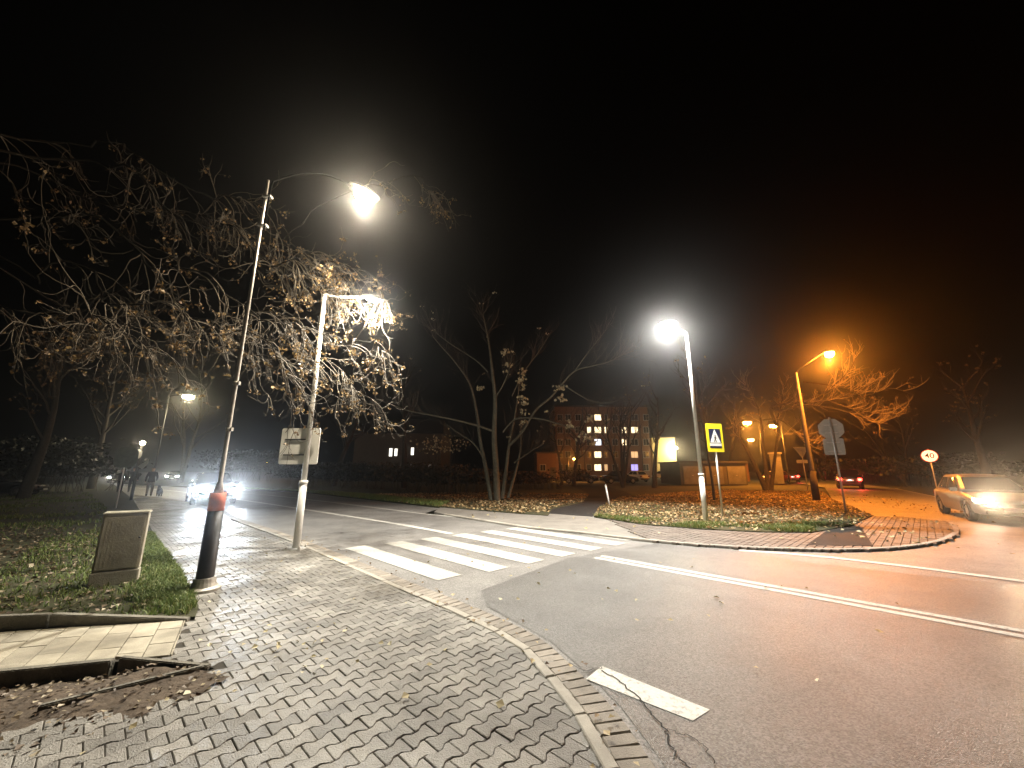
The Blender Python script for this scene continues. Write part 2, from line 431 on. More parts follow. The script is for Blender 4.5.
# ------------------------------------------------------------------ left lawn, ramp path
lawn_poly = [(-80,78.3),(-20.65,21.9),(-9.08,10.38),(-5.2,6.58),(-3.70,5.02),(-3.47,4.68),(-4.75,4.46),(-6.6,4.05),(-14,2.2),(-80,-10)]
lo = MB().prism(lawn_poly, -.13, .035).build('lawn', M['soil']); tri(lo)['kind'] = 'structure'
dirt_poly = [(-3.34,3.66),(-2.52,3.60),(-2.7,3.22),(-3.1,2.78),(-3.7,2.4),(-6.2,1.5),(-9,1.2),(-9,2.2),(-5.5,3.04),(-4.1,3.43)]
from mathutils import noise as mn
def dirt_z(p):                     # low beside the kerb, thinning out over the pavers
    a = V((-3.36,3.68)); d = V((-.97,-.25)).normalized(); q = V((p[0],p[1]))-a
    dist = d.x*q.y-d.y*q.x         # distance from the tall kerb, towards the pavement
    z = -.075+.075*min(1,max(0,dist/.42))+.10*max(0,min(1,(p[0]+3.25)/.5))
    z = min(z, .02)
    fade = max(0, dist-.62+.5*min(0,(p[0]+4.2)))*.07
    return z-fade+.016*mn.noise(V((p[0]*5,p[1]*5,.3)))+.010*mn.noise(V((p[0]*17,p[1]*17,1.3)))
dirt_poly = [(-3.34,3.66),(-2.55,3.60),(-2.15,3.45),(-2.3,3.1),(-2.75,2.55),(-3.3,1.9),(-9,-.5),(-9,2.2),(-5.5,3.08),(-4.1,3.46)]
db = MB(); st_ = .045; nx = int(7/st_); ny = int(4.6/st_); idx = {}
for ix in range(nx):
    for iy in range(ny):
        x = -9+ix*st_; y = -.6+iy*st_
        if inside((x,y), dirt_poly): idx[(ix,iy)] = len(db.v); db.v.append((x,y,dirt_z((x,y))))
for (ix,iy),k in list(idx.items()):
    q = [(ix,iy),(ix+1,iy),(ix+1,iy+1),(ix,iy+1)]
    if all(c in idx for c in q): db.f.append([idx[c] for c in q]); db.m.append(0); db.sm.append(True)
do = db.build('dirt_patch', M['dirt']); do['kind'] = 'structure'
path_poly = [(-3.53,4.6),(-2.98,3.78),(-3.3,3.74),(-4.1,3.52),(-5.5,3.14),(-9,2.2),(-9,3.45),(-6.6,4.0),(-4.75,4.42)]
tri(tag(MB().prism(path_poly, -.12, .008).build('path_bed', M['joint']), kind='structure'))
def clip(poly, a, b):             # keeps the side left of a->b
    out = []; n = len(poly); d = b-a
    sd = [d.x*(p.y-a.y)-d.y*(p.x-a.x) for p in poly]
    for i in range(n):
        j = (i+1)%n
        if sd[i] >= 0: out.append(poly[i])
        if (sd[i] >= 0) != (sd[j] >= 0): out.append(poly[i].lerp(poly[j], sd[i]/(sd[i]-sd[j])))
    return out
ps = MB(); pu = V((.56,-.83)).normalized(); pw = V((-.97,-.25)).normalized()
for i in range(-2, 40):
    for j in range(-6, 12):
        q = V((-3.50,4.56))+pw*(.1+i*.205)+pu*(j*.404+(.17 if i%2 else 0))
        cs = [q+pw*sx*.0985+pu*sy*.198 for sx,sy in ((-1,-1),(1,-1),(1,1),(-1,1))]
        for (ax,ay),(bx,by) in (((-3.30,3.765),(-2.9,3.735)),((-5.2,3.235),(-3.36,3.715))) if q.x > -3.36 else (((-5.2,3.235),(-3.36,3.715)),):
            cs = clip(cs, V((ax,ay)), V((bx,by)))
        cs = clip(cs, V((-3.47,4.59)), V((-4.76,4.39))) if q.x > -4.76 else clip(cs, V((-4.76,4.385)), V((-6.75,3.96)))
        cs = clip(cs, V((-2.93,3.74)), V((-3.49,4.57)))
        if len(cs) < 3 or q.x < -8: continue
        zz = .026+R.gauss(0,.0015)
        nn = len(cs); ps.add([(c.x,c.y,0) for c in cs]+[(c.x,c.y,zz+R.gauss(0,.0012)) for c in cs], [tuple(range(nn,2*nn))]+[(k_,(k_+1)%nn,nn+(k_+1)%nn,nn+k_) for k_ in range(nn)])
po = ps.build('side_path', M['slab']); tag(po, kind='structure')
bm = bmesh.new(); bm.from_mesh(po.data); bmesh.ops.recalc_face_normals(bm, faces=bm.faces); bm.to_mesh(po.data); bm.free()
def kerbstone(a, b, h0, h1, label, wd=.075, z0=-.08):
    a = V((*a,0)); b = V((*b,0)); t = (b-a).normalized(); n = V((-t.y,t.x,0))*wd/2
    mb = MB()
    vs = [a-n+V((0,0,z0)),b-n+V((0,0,z0)),b+n+V((0,0,z0)),a+n+V((0,0,z0)),a-n+V((0,0,h0)),b-n+V((0,0,h1)),b+n+V((0,0,h1)),a+n+V((0,0,h0))]
    vs = [v-V((a.x,a.y,0)) for v in vs]
    mb.add(vs, [(3,2,1,0),(4,5,6,7),(0,1,5,4),(1,2,6,5),(2,3,7,6),(3,0,4,7)])
    o = mb.build('kerb_stone', M['oldkerb']); o.location = a
    bm = bmesh.new(); bm.from_mesh(o.data); bmesh.ops.recalc_face_normals(bm, faces=bm.faces); bm.to_mesh(o.data); bm.free()
    bevel(o, .008, 2); tag(o, label, 'kerb stone', 'kerb stones edging the side path'); return o
kerbstone((-3.50,4.63),(-4.76,4.43), .04, .15, 'dark kerb stone sinking to the pavement between lawn and pale path')
kerbstone((-4.78,4.425),(-6.75,4.0), .15, .20, 'tall dark kerb stone on the lawn side of the pale path')
kerbstone((-3.36,3.68),(-5.2,3.20), .045, .05, 'tall dark kerb stone between pale path and bare dirt', .07, -.14)
kerbstone((-2.50,3.62),(-3.33,3.72), .03, .05, 'thin low kerb stone closing the end of the pale path', .05)
kerbstone((-2.52,3.58),(-3.2,3.02), .045, .05, 'narrow sunken kerb stone slanting between dirt and zigzag pavers', .045)

# ------------------------------------------------------------------ far pavement, island, far verge
FZ = .05
island = [g(x,y,FZ)[:2] for x,y in [(594,517),(640,524.5),(700,529.5),(760,532.5),(812,533),(835,529),(853,526),(862,521)]] + [(12.4,13.95),(17.6,22.2),(22.5,29),(16,31),(10.5,27)] + [g(x,y,FZ)[:2] for x,y in [(622,497),(607,503),(598,510)]]
tri(tag(MB().prism(island, -.13, .075).build('grass_island', M['soil']), kind='structure'))
fp = list(far_kerb) + [(13.2,13.9),(12.4,14.0)] + [g(x,y,FZ)[:2] for x,y in [(862,519),(760,528),(700,525),(640,520),(594,513),(540,512)]] + [far_grass[4],far_grass[3],(-3.0,15.6)]
tri(tag(MB().prism(fp, -.13, .035).build('far_pavement', M['concrete']), kind='structure'))
fb = MB(); fd = V((.72,.69)); fe = V((-.69,.72))
bpoly = fp
bx0, by0, bx1, by1 = bbox(bpoly)
for i in range(-80, 120):
    for j in range(-60, 60):
        q = V((7,9.5))+fd*(i*.205+(.1 if j%2 else 0))+fe*(j*.135)
        if q.x < 3.1 or not inside(q, bpoly): continue
        fb.box((q.x,q.y,.03+R.gauss(0,.0015)), (.19,.12,.045), math.atan2(fd.y,fd.x)+R.gauss(0,.008))
tag(fb.build('brick_pavement', M['farbrick']), kind='structure')
fk = MB()
fl_off = offset_line(far_kerb, .06)
for p, t in along(fl_off, .5):
    hgt = .058
    fk.box((p.x,p.y,hgt/2-.02), (.49,.11,hgt+.04), math.atan2(t.y,t.x))
fo = fk.build('far_kerb', M['edging']); tag(fo, kind='structure'); bevel(fo, .008, 1)
pt = [g(x,y,.06)[:2] for x,y in [(806,545),(829,529),(862,528.5),(873,545.5)]]
tag(MB().prism(pt, .02, .059).build('asphalt_patch', M['asphalt_patch']), kind='structure')
verge = [far_grass[0],far_grass[1],far_grass[2],far_grass[3],far_grass[4],g(548,515.5,FZ)[:2],g(552,509,FZ)[:2],(3.5,19.8),(5,26),(6,40),(-30,60),(-90,75),(-44,46.2),(-26,34.7)]
tri(tag(MB().prism(verge, -.13, .06).build('far_verge', M['soil']), kind='structure'))
pp = [g(548,515.5,FZ)[:2],g(552,509,FZ)[:2],(3.5,19.8),(5,26),(6,40),(9,40),(8.5,29),(10.5,27)] + [g(x,y,FZ)[:2] for x,y in [(622,497),(607,503),(598,510),(594,517),(594,513.5),(570,516)]]
pp = [(1.2,15.0),(1.55,16.6),(3.5,19.8),(5,26),(6,40),(9.2,40),(8.4,29.5),(7.2,23.5),(4.6,18.3),(3.3,15.6),(2.75,13.9)]
tri(tag(MB().prism(pp, -.13, .042).build('park_path', M['asphalt_patch']), kind='structure'))

# leaves and grass -------------------------------------------------------------
def noise2(x, y): return .5+.25*math.sin(x*1.7+2*math.sin(y*.9))+.25*math.sin(y*2.3+1.5*math.sin(x*1.3))
def litter(name, poly, n, z, m, size=(.06,.13), dens=None, zf=None):
    b = MB(); x0,y0,x1,y1 = bbox(poly); k = 0; tries = 0
    while k < n and tries < n*40:
        tries += 1
        p = (R.uniform(x0,x1), R.uniform(y0,y1))
        if not inside(p, poly): continue
        if dens and R.random() > dens(p): continue
        b.leaf((p[0],p[1],(z if zf is None else zf(p))+R.uniform(.004,.03)), R.uniform(*size), (0,0,1), .15); k += 1
    return tag(b.build(name, m), kind='stuff')
litter('leaf_litter', island, 15000, .08, M['litter'], (.07,.13), lambda p: (1 if p[1] > 11.2+.1*math.sin(p[0]*3) else .6)*(.25+.75*noise2(p[0]*1.1+3,p[1]*1.4)))
verge_near = [far_grass[2],far_grass[3],far_grass[4],(1.4,15.2),(1.6,16.6),(3.5,19.8),(5,26),(-4,28),(-9,26)]
litter('leaf_litter', verge_near, 8500, .065, M['litter'], (.07,.15), lambda p: .25+.75*noise2(p[0]*1.1,p[1]*1.3))
lawn_near = [(-9.2,10.0),(-5.4,6.35),(-3.95,4.85),(-4.75,4.55),(-6.6,4.15),(-9,3.7),(-14,5),(-14,12)]
litter('leaf_litter', lawn_near, 4200, .04, M['mulch'], (.035,.085))
litter('leaf_litter', dirt_poly, 1500, 0, M['mulch'], (.02,.055), zf=dirt_z, dens=lambda p: 1 if dirt_z(p) > .008 or p[1] > 2.6 else .3)
litter('pavement_leaves', [(-6,7),(-3.4,4.4),(-2.4,3.5),(-3.2,2.6),(-2,1),(.3,1.5),(.5,3.2),(-.5,4.9),(-3.5,8),(-8,12)], 60, .013, M['litter_pale'], (.035,.075))
litter('pavement_leaves', [(-3.2,4.1),(-2.3,3.6),(-2.6,3.1),(-1.9,3.2),(-1.0,3.9),(-1.9,4.6)], 40, .013, M['litter_pale'], (.03,.06))
litter('pavement_leaves', offset_line(near_kerb[20:60],-.36)+offset_line(near_kerb[20:60],.12)[::-1], 90, .022, M['litter'], (.03,.06))
litter('pavement_leaves', fp, 110, .056, M['litter_pale'], (.07,.13), lambda p: 1 if p[0] > 8 else .12)
litter('road_leaves', [(8,8.6),(14.4,9.6),(15,14),(17.5,21),(22,28),(23,25),(17,14),(12,6)], 260, .006, M['litter'], (.07,.13))
litter('road_leaves', [(-3,8),(0,5),(2,3),(5,5),(3,8),(0,11)], 45, .01, M['litter_pale'], (.04,.08))
def grass(name, poly, n, z, h, dens=None, wd=.008):
    b = MB(); x0,y0,x1,y1 = bbox(poly); k = 0; t = 0
    while k < n and t < n*30:
        t += 1
        p = V((R.uniform(x0,x1), R.uniform(y0,y1), z))
        if not inside(p, poly) or (dens and R.random() > dens(p)): continue
        k += 1
        a = R.uniform(0,6.28); hh = h*R.uniform(.4,1.1); s = V((math.cos(a),math.sin(a),0))*wd
        ln = V((R.gauss(0,.5),R.gauss(0,.5),0))*hh
        b.add([p-s, p+s, p+ln*.4+V((0,0,hh*.6))+s*.6, p+ln+V((0,0,hh*.9)), p+ln*.4+V((0,0,hh*.6))-s*.6], [(0,1,2,4),(4,2,3)])
    return tag(b.build(name, M['grass']), kind='stuff')
def edge_band(p):
    s = p[0]+p[1]
    return max(.05, 1-max(0,(1.0-s))/.6)*(.25+.75*noise2(p[0]*2.2,p[1]*2.2))*(1 if p[1] > 5.15 else .35)
grass('lawn_grass', [(-9.1,10.35),(-5.2,6.56),(-3.7,5.0),(-3.6,4.72),(-5.0,4.5),(-6.6,5.0),(-11,9.7)], 22000, .035, .085, edge_band)
grass('lawn_grass', [(-30,28.4),(-9.3,10.1),(-9,8),(-14,10),(-40,28)], 6000, .035, .12, lambda p: .05+.95*max(0,noise2(p[0]*.8,p[1]*.8)*2-1), .014)
grass('island_grass', island, 15000, .075, .11, lambda p: max(.02, 1-(p[1]-(11.0+max(0,(5.6-p[0]))*.8))/1.4)*max(0,noise2(p[0]*1.5,p[1]*1.5)*1.9-.45), .011)
grass('verge_grass', [far_grass[0],far_grass[1],far_grass[2],far_grass[3],(-3,19.5),(-12,28),(-26,36)], 9000, .06, .16, lambda p: .3+.7*noise2(*p[:2]), .02)

# ------------------------------------------------------------------ street lamps
def led_head(parent, p, d, lens, power, col, housing, size=(.52,.24), name='lamp_head', lightz=-.10, radius=.07, glow=.07, cone=156, aim=(0,0,-1), bowl=1.0, blend=.4):
    p = V(p); d = V((d[0],d[1],0)).normalized(); a = math.atan2(d.y,d.x)
    c = p+d*size[0]*.45
    h = MB()
    hw, hl = size[1]/2, size[0]/2
    rows = [(-1,.35,.02,.045),(-.75,.7,.0,.07),(-.2,1,-.015,.085),(.5,1,-.015,.07),(.85,.8,-.01,.05),(1,.45,.0,.03)]
    vs = []; fs = []
    for u,wd,zb,zt in rows:
        vs += [(u*hl,-wd*hw,zb),(u*hl,wd*hw,zb),(u*hl,wd*hw*.7,zt),(u*hl,-wd*hw*.7,zt)]
    for i in range(len(rows)-1):
        for k in range(4):
            fs.append((i*4+k,i*4+(k+1)%4,i*4+4+(k+1)%4,i*4+4+k))
    fs += [(3,2,1,0),tuple(range(len(vs)-4,len(vs)))]
    Mr = Matrix.Rotation(a,3,'Z')
    h.add([Mr@V(v)+c for v in vs], fs)
    ho = h.build(name, housing, parent)
    l = MB()
    prof = [(.62,-.018),(.62,-.03*bowl),(.5,-.05*bowl),(.25,-.062*bowl),(.02,-.066*bowl)]
    lightz = min(lightz, -.075*bowl-.03)
    n = 16; vv = []; ff = []
    for r,z in prof:
        for j in range(n):
            q = 2*math.pi*j/n; vv.append(Mr@V((r*hl*math.cos(q)*1.0,r*hw*1.35*math.sin(q),z))+c)
    for i in range(len(prof)-1):
        for j in range(n): ff.append((i*n+j,i*n+n+j,i*n+n+(j+1)%n,i*n+(j+1)%n))
    ff.append(tuple(range((len(prof)-1)*n,len(prof)*n)))
    l.add(vv, ff); l.build('lamp_lens', lens, ho)
    lamp('lamp_light', c+V((0,0,lightz)), col, power, radius, ho, cone, aim, blend)
    lamp('lens_glow', c+V((0,0,lightz-.02)), col, power*glow, radius, ho)
    return ho

# 1: pale pole with the white panel
b2 = g(296,549,.012)
t = empty('street_lamp', b2); tag(t, 'pale grey street lamp beside the zebra crossing carrying the white square panel', 'street lamp', 'street lamps along the road')
MB().tube([(0,0,.02),(0,0,1.30)], .072, 16).tube([(0,0,1.30),(0,0,1.37)], .085, 16).tube([(0,0,1.37),(0,0,5.66)], [.056,.042], 16).build('pole', M['whitepole'], t)
bp = MB().box((0,0,.012),(.34,.34,.024)).build('base_plate', M['galv'], t)
for sx in (-1,1):
    for sy in (-1,1):
        MB().tube([(sx*.13,sy*.13,.02),(sx*.13,sy*.13,.075)], .016, 6).box((sx*.13,sy*.13,.035),(.045,.045,.022)).build('anchor_bolt', M['oldpole'], bp)
l2 = at(372,301,9.05)-b2
dd = V((l2.x,l2.y,0)).normalized()
MB().tube([(0,0,5.62),(0,0,5.66),dd*.25+V((0,0,5.66)),V((l2.x,l2.y,0))-dd*.2+V((0,0,l2.z+.05))], .027, 10).build('arm', M['whitepole'], t)
led_head(t, V((l2.x,l2.y,l2.z+.06))-dd*.22, dd, M['led'], 3600, (1,.945,.83), M['housing'], glow=.20, cone=132)

# panel seen from behind, on its own pole clamps
pc = at(299,446,8.74)
ps_ = empty('road_sign', (pc.x,pc.y+.02,pc.z)); tag(ps_, 'white square sign panel seen from behind with two dark brackets on the pale pole', 'sign')
rzp = math.radians(-4)
def rrect(mb, wd, ht, y, th, r=.05, mat_=0, rz=0.0):
    pts = []
    for cx,cz,a0 in ((wd/2-r,ht/2-r,0),(-wd/2+r,ht/2-r,90),(-wd/2+r,-ht/2+r,180),(wd/2-r,-ht/2+r,270)):
        for k in range(5):
            a = math.radians(a0+k*22.5); pts.append((cx+r*math.cos(a),cz+r*math.sin(a)))
    n = len(pts)
    vs = [(p[0],y,p[1]) for p in pts]+[(p[0],y+th,p[1]) for p in pts]
    fs = [tuple(range(n)), tuple(range(2*n-1,n-1,-1))]+[(i,i+n,(i+1)%n+n,(i+1)%n) for i in range(n)]
    return mb.add(vs, fs, mat_)
ps_.rotation_euler = (0,0,rzp)
rrect(MB(), .90, .80, 0, .02, .04).build('panel', M['signwhite'], ps_)
for z in (.145,-.195):
    MB().box((-.06,-.018,z),(.56,.03,.026)).build('bracket', M['darkhouse'], ps_)
rrect(MB(), .86, .76, .021, .003, .04).build('sign_face', M['yellow'], ps_)

# 2: tall thin pole with black sleeve and orange band
b1 = g(203,590,.012)
t = empty('street_lamp', b1); tag(t, 'tall thin weathered lamp post with black sleeve and orange band on the pavers', 'street lamp', 'street lamps along the road')
prof = [(.20,0),(.20,.03),(.15,.05),(.135,.10),(.125,.16)]
MB().lathe((0,0,0), prof, 20).build('base', M['oldpole'], t)
MB().tube([(0,0,.15),(0,0,.16),(0,0,1.03)], [.104,.104,.096], 18).build('sleeve', M['blackpole'], t)
MB().tube([(0,0,1.03),(0,0,1.27)], [.099,.096], 18).build('band', M['orange'], t)
MB().tube([(0,0,1.27),(0,0,1.38),(0,0,1.42),(0,0,4.0),(0,0,6.45)], [.065,.045,.030,.026,.020], 14).build('pole', M['oldpole'], t)
for z in (2.15,2.85):
    MB().tube([(0,0,z),(0,0,z+.05)], .040, 12).box((.04,0,z+.025),(.035,.045,.05)).build('collar', M['oldpole'], t)
lA = at(364,196,7.0)-b1
dA = V((lA.x,lA.y,0)); LA = dA.length; dA.normalize()
apts = [V((.085,-.04,5.45)),V((.085,-.04,6.15)),V((.11,-.03,6.4))]
for k in range(1,8):
    u = k/7; apts.append(V((.11,-.02,0))*(1-u)+dA*(LA-.3)*u+V((0,0,6.4+(lA.z+.06-6.4)*(1-(1-u)**2.2))))
MB().tube(apts, .014, 10).build('arm', M['matte'], t)
MB().box((.05,-.02,5.55),(.14,.08,.03)).build('clamp', M['oldpole'], t)
MB().box((.05,-.02,6.10),(.14,.08,.03)).build('clamp', M['oldpole'], t)
led_head(t, V((lA.x,lA.y,lA.z+.07))-dA*.3, dA, M['warm'], 1500, (1,.85,.64), M['darkhouse'], (.66,.36), glow=.20, cone=126, bowl=3.0, blend=.15)

# 3: lamp on the island
b3 = g(706,522,.075)
t = empty('street_lamp', b3); tag(t, 'white street lamp standing in the island grass beside the yellow crossing sign', 'street lamp', 'street lamps along the road')
MB().tube([(0,0,-.05),(0,0,1.35)], .075, 16).tube([(0,0,1.35),(0,0,1.42)], .085, 16).tube([(0,0,1.42),(0,0,6.0)], [.058,.042], 16).build('pole', M['whitepole'], t)
l3 = at(669,325,12.35)-b3; d3 = V((l3.x,l3.y,0)).normalized()
MB().tube([(0,0,5.95),(0,0,6.02),d3*.2+V((0,0,6.15)),V((l3.x,l3.y,l3.z+.05))-d3*.15], .026, 10).build('arm', M['whitepole'], t)
led_head(t, V((l3.x,l3.y,l3.z+.07))-d3*.22, d3, M['led'], 6500, (1,.96,.87), M['housing'], (.6,.3), glow=.07, cone=132, aim=(-.2,-.15,-1), bowl=1.1)

# 4: sodium lamp at the side street
b4 = g(816,496,.0); b4 = V((b4.x*20.5/b4.y, 20.5, .06))
t = empty('street_lamp', b4); tag(t, 'concrete post with the big orange sodium lamp at the edge of the leafy island', 'street lamp', 'orange sodium lamps')
MB().tube([(0,0,-.05),(0,0,1.5)], [.17,.15], 12).build('base', M['bark2'], t)
MB().tube([(0,0,1.5),(0,0,1.56),(0,0,6.75)], [.13,.115,.07], 12).build('pole', M['woodpole'], t)
l4 = at(829,354,20.0)-b4; d4 = V((l4.x,l4.y,0)).normalized()
MB().tube([(0,0,6.6),V((0,0,6.9))+d4*.15,V((l4.x,l4.y,l4.z+.12))-d4*.2], .022, 8).build('arm', M['black'], t)
led_head(t, V((l4.x,l4.y,l4.z+.1))-d4*.28, d4, M['sodium'], 8500, (1,.28,.025), M['black'], (.66,.52), glow=.38, bowl=4.5)

def far_lamp(px, py, Y, dx, label, lens, col, power, group, reach=1.2, hs=1.0, glow=.25, bw=3.0):
    p = at(px,py,Y); b = V((p.x-dx*reach, p.y, -.02)); t = empty('street_lamp', b); tag(t, label, 'street lamp', group)
    MB().tube([(0,0,0),(0,0,p.z+.15)], [.075,.05], 8).build('pole', M['darkhouse'], t)
    MB().tube([(0,0,p.z+.1),(dx*reach*.5,0,p.z+.22),(dx*(reach-.15),0,p.z+.16)], .035, 6).build('arm', M['darkhouse'], t)
    led_head(t, (dx*(reach-.25),0,p.z+.14), (dx,0), lens, power, col, M['darkhouse'], (.7*hs,.5*hs), radius=.15, glow=glow, bowl=bw)
far_lamp(184,397,38, 1, 'distant white street lamp hanging over the road below the bare branches', M['warm'], (1,.85,.55), 1500, 'street lamps along the road', 1.5, 2.2, .5, 5)
far_lamp(267,463,60, 1, 'tiny orange lamp far down the road left of the white panel', M['sodium'], (1,.42,.07), 500, 'orange sodium lamps', .8)
far_lamp(750,423,43,-1, 'distant orange lamp above the forked dark tree', M['sodium'], (1,.30,.03), 5200, 'orange sodium lamps', 1.0, 1.8, .25, 5)
far_lamp(776,426,46,-1, 'distant orange lamp right above the lit pillar', M['sodium'], (1,.30,.03), 5200, 'orange sodium lamps', .6, 1.8, .25, 5)
far_lamp(753,440,62,-1, 'smallest orange lamp lowest among the branches of the forked tree', M['sodium'], (1,.42,.06), 2200, 'orange sodium lamps', 1.0, 1.9, .25, 5)
far_lamp(574,459,63, 1, 'orange lamp hidden behind tree trunks before the apartment block', M['sodium'], (1,.34,.06), 2300, 'orange sodium lamps', .9)

# ------------------------------------------------------------------ signs
def poly_plate(mb, pts, y, th):
    n = len(pts); a = sum(pts[i][0]*pts[(i+1)%n][1]-pts[(i+1)%n][0]*pts[i][1] for i in range(n))
    if a < 0: pts = pts[::-1]
    vs = [(p[0],y,p[1]) for p in pts]+[(p[0],y+th,p[1]) for p in pts]
    fs = [tuple(range(n)), tuple(range(2*n-1,n-1,-1))]+[(i,i+n,(i+1)%n+n,(i+1)%n) for i in range(n)]
    return mb.add(vs, fs)
# crossing sign (front faces -Y locally)
bs = g(724,517,.075)
t = empty('crossing_sign', bs, math.radians(14)); tag(t, 'yellow pedestrian crossing sign on a thin pale post beside the white lamp', 'sign')
MB().tube([(0,.045,-.05),(0,.045,3.05)], .03, 12).build('post', M['whitepole'], t)
pan = rrect(MB(), .66, .98, 0, .012, .03).build('panel', M['yellow'], t); pan.location = (0,0,2.62)
bl = rrect(MB(), .48, .50, -.004, .003, .02).build('symbol_field', M['blue'], pan); bl.location = (0,0,.06)
bar = rrect(MB(), .48, .065, -.004, .003, .006).build('symbol_bar', M['blue'], pan); bar.location = (0,0,-.32)
wt = rrect(MB(), .48, .09, -.004, .003, .004).build('white_strip', M['white'], pan); wt.location = (0,0,-.238)
tr_ = poly_plate(MB(), [(-.215,-.235),(.215,-.235),(0,.235)], -.008, .003).build('white_triangle', M['white'], pan); tr_.location = (0,0,.06)
fg = MB()
def limb(a, b, w0):
    a = V((a[0],0,a[1])); b = V((b[0],0,b[1])); d = (b-a).normalized(); n = V((-d.z,0,d.x))*w0/2
    q = [a-n,b-n,b+n,a+n]; poly_plate(fg, [(v.x,v.z) for v in q], -.0115, .003)
poly_plate(fg, [(.018*math.cos(k*.6283)+.004, .018*math.sin(k*.6283)+.055) for k in range(10)], -.0115, .003)
limb((.002,.035),(-.004,-.045),.034); limb((.004,.02),(.045,-.025),.012); limb((0,.02),(-.038,-.02),.012)
limb((-.004,-.04),(.04,-.13),.017); limb((-.004,-.04),(-.05,-.12),.017)
fo_ = fg.build('walking_figure', M['black'], pan); fo_.location = (0,0,.005); fo_.scale = (1.25,1,1.25)

# stop sign from behind
bq = g(846,513,.05)
t = empty('stop_sign', bq, math.radians(-28)); tag(t, 'grey backs of an octagonal sign above a square plate on a steel post', 'sign')
MB().tube([(0,-.05,-.05),(0,-.05,3.55)], .033, 12).build('post', M['galv'], t)
oc = [(.42*math.cos(math.radians(22.5+45*k)), .42*math.sin(math.radians(22.5+45*k))) for k in range(8)]
o1 = poly_plate(MB(), oc, 0, .012).build('octagon_plate', M['signback'], t); o1.location = (0,0,3.10)
of = poly_plate(MB(), [(x*.94,y*.94) for x,y in oc], .0125, .003).build('octagon_face', M['red'], o1)
o2 = rrect(MB(), .64, .62, 0, .012, .05).build('square_plate', M['signback'], t); o2.location = (0,0,2.42)
for z,wd in ((3.25,.4),(2.95,.4),(2.58,.4),(2.25,.4)):
    MB().box((0,-.012,z),(wd,.02,.035)).build('bracket', M['galv'], t)

# yield sign from behind, far
by = V((24.4,33.0,.05))
t = empty('yield_sign', by, math.radians(-25)); tag(t, 'dim inverted triangular sign back with two small plates along the side street', 'sign')
MB().tube([(0,-.04,-.05),(0,-.04,3.2)], .035, 8).build('post', M['galv'], t)
poly_plate(MB(), [(-.55,3.45),(.55,3.45),(0,2.5)], 0, .012).build('triangle_plate', M['signback'], t)
for x in (-.24,.24): rrect(MB(), .40, .26, 0, .012, .04).build('small_plate', M['signback'], t).location = (x,0,2.25)

# speed sign
b40 = V((25.0,23.5,.0)); 
t = empty('speed_sign', b40, math.radians(-48)); tag(t, 'round white 40 speed sign on a thin post behind the silver car', 'sign')
MB().tube([(0,.04,-.05),(0,.04,2.85)], .03, 8).build('post', M['galv'], t)
def disc(r, y, th, m, par, n=40): return poly_plate(MB(), [(r*math.cos(2*math.pi*k/n), r*math.sin(2*math.pi*k/n)) for k in range(n)], y, th).build('disc', m, par)
d_ = disc(.37, 0, .012, M['red'], t); d_.name = 'sign_disc'; d_.location = (0,0,2.42)
d2 = disc(.33, -.004, .003, M['white'], d_); d2.name = 'white_field'
d2.data.materials[0] = emit('retroreflection_glow', (1,.86,.74), .9)  # emission stands in for retroreflected light; the sign has no lamp
def text(txt, size, m, parent, loc, rot, name):
    cu = bpy.data.curves.new(name, 'FONT'); cu.body = txt; cu.size = size; cu.extrude = .002; cu.align_x = 'CENTER'; cu.align_y = 'CENTER'; cu.offset = .012*size
    tmp = bpy.data.objects.new(name, cu); COL.objects.link(tmp)
    dg = bpy.context.evaluated_depsgraph_get(); me = bpy.data.meshes.new_from_object(tmp.evaluated_get(dg))
    bpy.data.objects.remove(tmp); o = bpy.data.objects.new(name, me); COL.objects.link(o)
    me.materials.clear(); me.materials.append(m); o.parent = parent; o.location = loc; o.rotation_euler = rot; return o
text('40', .42, M['black'], d_, (0,-.009,0), (math.pi/2,0,0), 'number')

# far left posts
bL = V((-20.2,21.3,.03))
t = empty('sign_post', bL); tag(t, 'dark leaning post with a small bright lamp and round sign by the far pavement', 'post')
top = at(139,444,21.3)-bL; 
MB().tube([(0,0,-.05),(0,0,top.z-.05)], .07, 10).build('post', M['blackpole'], t)
MB().lathe((0,0,top.z-.05), [(.05,0),(.1,.05),(.1,.16),(.03,.2)], 12).build('lamp_globe', M['warm'], t)
sg = poly_plate(MB(), [(.26*math.cos(k*.35),.26*math.sin(k*.35)) for k in range(18)], -.09, .012).build('round_plate', M['signwhite'], t); sg.location = (-.08,0,top.z-.55)
sg2 = poly_plate(MB(), [(-.2,-.25),(.3,.15),(.3,-.1),(.05,-.4)], -.09, .012).build('arrow_plate', M['signback'], t); sg2.location = (.3,0,top.z-.95)
lamp('lamp_light', (0,-.3,top.z+.05), (1,.85,.6), 30, .05, t)
bL2 = V((-16.6,16.9,.03))
t = empty('road_sign', bL2, math.radians(35)); tag(t, 'dark rounded sign plate on a thin pale post at the lawn edge', 'sign')
MB().tube([(0,.04,-.05),(0,.04,2.3)], .025, 8).build('post', M['whitepole'], t)
rrect(MB(), .75, .85, 0, .015, .25).build('plate', mat('dim_green_plate', (.10,.13,.11), rough=.6), t).location = (0,0,2.1)

# leaning marker post
bm_ = g(609.5,505,.05)
t = empty('marker_post', bm_); tag(t, 'short white leaning post beside the dark park path', 'post')
MB().tube([(0,0,-.05),(-.13,0,.86)], .035, 10).build('post', M['white'], t)
MB().tube([(-.13,0,.861),(-.135,0,.90)], [.042,.03], 10).build('cap', M['whitepole'], t)

